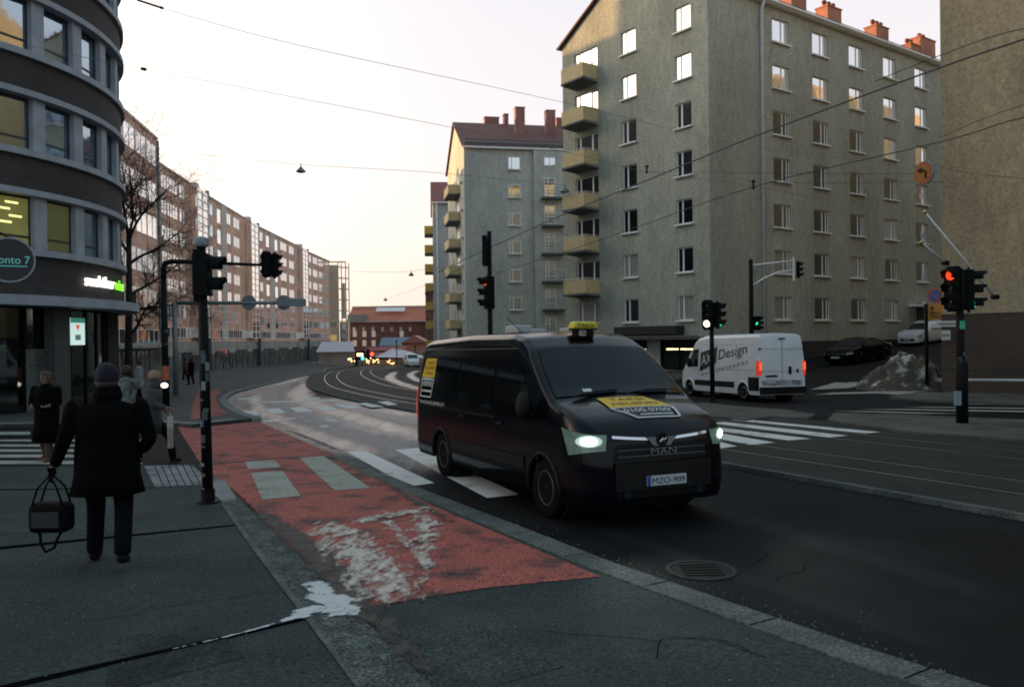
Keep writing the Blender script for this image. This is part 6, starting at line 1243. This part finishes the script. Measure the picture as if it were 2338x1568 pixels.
def hand_joints(J, E_, key, c, dirn, side, s_=1.0, curl=.5):
    """palm with four bent fingers and a thumb, hung on joint `key`"""
    c = Vector(c); d = Vector(dirn).normalized(); sd_ = Vector(side).normalized(); nn = d.cross(sd_).normalized()
    p = c+d*.05*s_; J[key+'p'] = (*p, .026*s_); E_.append((key, key+'p'))
    for i, (o_, l_) in enumerate(((-.030, .068), (-.010, .078), (.010, .072), (.028, .056))):
        q = p+sd_*o_*s_+d*.035*s_; a = q+(d*(1-curl*.3)+nn*curl*.6)*l_*.5*s_; b = a+(d*(1-curl)+nn*curl*1.1)*l_*.5*s_
        for t_, v_, r_ in (('a', q, .011), ('b', a, .0095), ('c', b, .008)): J[f'{key}f{i}{t_}'] = (*v_, r_*s_)
        E_ += [(key+'p', f'{key}f{i}a'), (f'{key}f{i}a', f'{key}f{i}b'), (f'{key}f{i}b', f'{key}f{i}c')]
    t0 = c+d*.02*s_-sd_*.035*s_; t1 = t0+(d*.6-sd_*.5+nn*.4).normalized()*.035*s_; t2 = t1+(d*.9+nn*.4).normalized()*.03*s_
    for t_, v_, r_ in (('ta', t0, .012), ('tb', t1, .011), ('tc', t2, .009)): J[key+t_] = (*v_, r_*s_)
    E_ += [(key, key+'ta'), (key+'ta', key+'tb'), (key+'tb', key+'tc')]
def person(pos, yaw, label, H=1.78, legL=(0, 0), legR=(0, 0), kneeL=0, kneeR=0, armL=None, armR=None, coat=mCoat, trou=mTrou, hair=mHair, hat=None, skirt=.85, coatlen=.78, wide=1.0, shoe=mShoe, scarf=None, lean=0, group=None, haircut='short', glove=None, stance=.10):
    """x = right of the person, y = forward; feet given as (forward, lift)"""
    r = thing('person', pos, label, 'person', group, yaw); k = H/1.78
    hipz = .93*k; J = {}; E_ = []
    J['pel'] = (0, 0, hipz, .13*k); J['wst'] = (0, .01+lean*.3, 1.12*k, .125*k); J['chs'] = (0, .01+lean*.6, 1.33*k, .12*k); J['nek'] = (0, .0+lean*.9, 1.50*k, .065*k); J['hd0'] = (0, .02+lean, 1.585*k, .075*k); J['hd1'] = (0, .03+lean, 1.67*k, .095*k); J['hd2'] = (0, .025+lean, 1.735*k, .075*k)
    E_ += [('pel', 'wst'), ('wst', 'chs'), ('chs', 'nek'), ('nek', 'hd0'), ('hd0', 'hd1'), ('hd1', 'hd2')]
    feet = {}
    for s_, nm, (fy, lift), kb in ((-1, 'L', legL, kneeL), (1, 'R', legR, kneeR)):
        hp = V(s_*(.055+stance*.4)*k, 0, hipz-.03); an = V(s_*stance*k, fy, .09*k+lift); mid = (hp+an)/2+V(0, .05+kb, 0)
        J['h'+nm] = (*hp, .095*k); J['k'+nm] = (*mid, .062*k); J['a'+nm] = (*an, .045*k); E_ += [('pel', 'h'+nm), ('h'+nm, 'k'+nm), ('k'+nm, 'a'+nm)]; feet[nm] = an
    arms = {}
    for s_, nm, am in ((-1, 'L', armL), (1, 'R', armR)):
        sh = V(s_*.19*k*wide, lean*.6, 1.42*k); am = am or (V(s_*.27*k, -.03, 1.14*k), V(s_*.28*k, .06, .90*k)); el, wr_ = Vector(am[0]), Vector(am[1])
        J['s'+nm] = (*(sh-V(0, 0, .02)), .045*k); J['e'+nm] = (*el, .045*k); J['w'+nm] = (*wr_, .030*k); E_ += [('chs', 's'+nm), ('s'+nm, 'e'+nm), ('e'+nm, 'w'+nm)]; arms[nm] = (sh, el, wr_)
        hand_joints(J, E_, 'w'+nm, wr_, (wr_-el).normalized(), V(0, 1, 0), k, .75)
    body = skin('body', J, E_, mSkin, r, 1)
    if glove:
        for nm in 'LR':
            J2, E2 = {'w'+nm: (*arms[nm][2], .036*k)}, []; hand_joints(J2, E2, 'w'+nm, arms[nm][2], (arms[nm][2]-arms[nm][1]).normalized(), V(0, 1, 0), k*1.14, .75); skin('glove', J2, E2, glove, r, 1)
    # face
    fz = 1.665*k; fy = .03+lean+.092*k
    mb = MB(); mb.prism([V(-.012*k, fy, fz-.02*k), V(.012*k, fy, fz-.02*k), V(0, fy-.005, fz+.03*k)], (0, .022*k, -.01*k)); mb.obj('nose', mSkin, body)
    for s_ in (-1, 1): MB().ellip((s_*.032*k, fy-.006, fz+.028*k), (.012*k, .006*k, .007*k), 8, 6).obj('eye', mHair, body); MB().ellip((s_*.088*k, .03+lean, fz), (.010*k, .02*k, .03*k), 8, 6).obj('ear', mSkin, body)
    MB().ellip((0, fy-.008, fz-.045*k), (.024*k, .006*k, .005*k), 8, 6).obj('mouth', M('lips', (.22, .07, .06), rough=.6), body)
    # hair or hat
    cy = .02+lean
    if hat: loft([(0, cy, 1.655*k, .098*k, .115*k), (0, cy, 1.70*k, .103*k, .12*k), (0, cy-.005, 1.76*k, .098*k, .112*k), (0, cy-.01, 1.81*k, .07*k, .08*k), (0, cy-.01, 1.832*k, .02*k, .03*k)], 18, fold=.02).obj('hat', hat, r, smooth=True)
    hr = [(0, cy-.022, 1.60*k, .082*k, .085*k), (0, cy-.022, 1.66*k, .100*k, .100*k), (0, cy-.018, 1.73*k, .096*k, .103*k), (0, cy-.010, 1.775*k, .06*k, .07*k), (0, cy-.01, 1.79*k, .02*k, .02*k)]
    if haircut == 'long': hr = [(0, cy-.06, 1.44*k, .09*k, .05*k), (0, cy-.055, 1.54*k, .115*k, .075*k)]+hr
    if haircut == 'bushy': hr = [(0, cy-.03, 1.56*k, .12*k, .10*k), (0, cy-.03, 1.66*k, .15*k, .13*k), (0, cy-.02, 1.76*k, .13*k, .125*k), (0, cy-.01, 1.81*k, .06*k, .06*k)]
    if hat and haircut == 'short': hr = hr[:2]
    if True: loft(hr, 16, fold=.05, seed=3).obj('hair', hair, r, smooth=True)
    # coat
    cz = hipz-(coatlen-.55)*k if False else None
    hem = (1.45-coatlen)*k; hh = [(0, lean*.1-.005, hem, .215*k*wide*skirt*1.15, .155*k*wide), (0, lean*.2, (hem+1.0*k)/2, .20*k*wide, .145*k*wide), (0, lean*.3, 1.02*k, .195*k*wide, .140*k*wide), (0, lean*.45, 1.18*k, .19*k*wide, .135*k*wide), (0, lean*.6, 1.34*k, .215*k*wide, .145*k*wide), (0, lean*.7, 1.43*k, .19*k*wide, .115*k*wide), (0, lean*.85, 1.49*k, .10*k, .085*k), (0, lean*.9, 1.54*k, .075*k, .075*k)]
    ct = loft(hh, 22, fold=.06, seed=int(H*100)).obj('coat', coat, r, smooth=True)
    for nm in 'LR':
        sh, el, wr_ = arms[nm]; d = (wr_-el).normalized(); skin('sleeve', {'a0': (*(sh+V((-.05 if nm == 'R' else .05), 0, .02)), .075*k*wide), 'a': (*(sh+V(0, 0, .0)), .088*k*wide), 'b': (*((sh+el)/2), .078*k), 'c': (*el, .068*k), 'd': (*((el+wr_)/2), .058*k), 'e': (*(wr_-d*.02), .050*k)}, [('a0', 'a'), ('a', 'b'), ('b', 'c'), ('c', 'd'), ('d', 'e')], coat, r, 2)
    for nm in 'LR':
        hp, kn, an = [Vector(J[q+nm][:3]) for q in ('h', 'k', 'a')]
        skin('trouser_leg', {'a': (*(hp+V(0, 0, .04)), .115*k), 'b': (*((hp+kn)/2), .10*k), 'c': (*kn, .085*k), 'd': (*((kn+an)/2), .080*k), 'e': (*(an+V(0, 0, .03)), .076*k), 'f': (*(an-V(0, 0, .035)), .074*k)}, [('a', 'b'), ('b', 'c'), ('c', 'd'), ('d', 'e'), ('e', 'f')], trou, r, 2)
        f_ = feet[nm]; tilt = .5 if f_.z > .13 else 0
        skin('shoe', {'h': (f_.x, f_.y-.06*k, f_.z-.035*k, .055*k), 'm': (f_.x, f_.y+.06*k, f_.z-.04*k-tilt*.05, (.056*k, .048*k)), 't': (f_.x, f_.y+.165*k, f_.z-.052*k-tilt*.10, (.050*k, .036*k))}, [('h', 'm'), ('m', 't')], shoe, r, 2)
    if scarf: loft([(0, .02+lean*.9, 1.46*k, .11*k, .10*k), (0, .02+lean*.9, 1.53*k, .125*k, .12*k), (0, .015+lean*.9, 1.60*k, .108*k, .108*k), (0, .01+lean*.9, 1.63*k, .085*k, .085*k)], 16, fold=.08).obj('scarf', scarf, r, smooth=True)
    return r
# the walker in the foreground, seen from behind, bag in the left hand
pm = gp(250, 1288, NP); yaw = math.radians(18)
walker = person(pm, yaw, 'person in a black coat and dark purple hat walking away with a black bag', H=1.80, legL=(.20, .0), legR=(-.30, .08), kneeL=.05, kneeR=.06, wide=1.38, coatlen=.80, skirt=.92, stance=.15, glove=mCoat, hat=M('purple_hat', (.006, .004, .016), rough=.9, bump=.5, bscale=80), scarf=mCoat,
    armL=(V(-.36, -.02, 1.14), V(-.46, .08, .90)), armR=(V(.37, -.05, 1.14), V(.26, .10, 1.0)))
# the bag hangs from the left hand
hc = pm+Matrix.Rotation(yaw, 3, 'Z') @ V(-.485, .10, .84); bg_ = thing('travel_bag', hc, 'black travel bag with dangling strap carried by the walker in the foreground', 'bag', rotz=yaw-.3)
mBag = M('black_bag', (.003, .003, .0035), rough=.8, spec=.1, bump=.3, bscale=20); o = MB().box((-.18, -.10, -.52), (.18, .10, -.25)).obj('bag_body', mBag, bg_); bev(o, .06, 4)
for y_ in (-.07, .07): MB().tube([(-.14, y_, -.28), (-.09, y_, -.12), (0, y_*.3, .0), (.09, y_, -.12), (.14, y_, -.28)], .010, 6).obj('handle', mBag, bg_, smooth=True)
MB().box((-.12, -.115, -.46), (.12, -.098, -.32)).obj('pocket', M('bag_pocket', (.018, .018, .02), rough=.6), bg_)
MB().tube([(-.10, -.02, -.51), (-.09, -.02, -.62), (-.05, -.02, -.70), (.03, -.02, -.66), (.06, -.02, -.58), (.10, -.02, -.51)], .014, 6).obj('strap', mBag, bg_, smooth=True)
# the one in the long dark coat on the crossing
p_ = gp(108, 1053, .0); person(p_, math.radians(170), 'person in a long dark coat and brown boots on the zebra crossing at the left', H=1.70, legL=(.06, 0), legR=(-.10, .02), wide=1.25, coatlen=1.06, skirt=1.0, shoe=M('brown_boot', (.10, .04, .02), rough=.6), trou=M('brown_boot', ()) if False else M('brown_trousers', (.045, .022, .014), rough=.8), haircut='long', hair=M('brown_hair', (.05, .022, .012), rough=.7), armL=(V(-.30, .02, 1.10), V(-.18, .16, 1.06)), armR=(V(.30, .02, 1.10), V(.18, .16, 1.06)))
# striding to the right with a pale bag
mJk = M('grey_green_jacket', (.035, .042, .040), rough=.85, var=.3, scale=7, bump=.4, bscale=14)
p_ = gp(347, 1058, .0); q = person(p_, math.radians(-78), 'person in a grey-green jacket and beige fluffy hat striding to the right', H=1.66, legL=(.34, .0), legR=(-.30, .07), kneeL=.08, kneeR=.06, wide=1.22, coatlen=.86, coat=mJk, hat=M('beige_hat', (.26, .17, .11), rough=.95, bump=.8, bscale=60), lean=.05, armR=(V(.25, .10, 1.10), V(.20, .32, 1.02)), armL=(V(-.26, .02, 1.10), V(-.22, .2, .95)), scarf=mJk)
hb = p_+Matrix.Rotation(math.radians(-78), 3, 'Z') @ V(.18, .36, .92); t = thing('shopping_bag', hb, 'pale shopping bag hanging from the hand of the person in the beige hat', 'bag', rotz=-1.2)
o = MB().prism([(-.15, -.05, -.62), (.15, -.05, -.62), (.17, -.05, -.24), (.05, -.05, -.05), (-.05, -.05, -.05), (-.17, -.05, -.24)], (0, .10, 0)).obj('bag_body', M('pale_bag', (.26, .23, .20), rough=.6, var=.2, scale=10), t); bev(o, .02); MB().tube([(-.06, 0, -.07), (0, 0, .0), (.06, 0, -.07)], .012, 6).obj('handle', MATS['pale_bag'], t)
# partly hidden ones behind the walker and further off
p_ = gp(290, 1000, .0); person(p_, math.radians(150), 'person with bushy dark hair half hidden behind the walker in black', H=1.72, wide=1.3, coat=M('patterned_coat', (.10, .11, .11), rough=.9, var=.8, scale=9), haircut='bushy', coatlen=.9)
for px, dz_, lb, cl in (((437, 878), .1, 'small distant person in dark clothes behind the nearest signal post', mCoat), ((424, 868), .1, 'small distant person in a dark red jacket further up the pavement', M('dark_red_jacket', (.10, .02, .02), rough=.9)), ((318, 925), .1, 'distant person in a pale patterned jacket by the office block', M('pale_jacket', (.22, .24, .25), rough=.9, var=.5, scale=8))):
    person(gp(*px, dz_), math.radians(random.Random(px[0]).uniform(-60, 200)), lb, H=1.74, legL=(.12, 0), legR=(-.12, .03), wide=1.15, coat=cl)
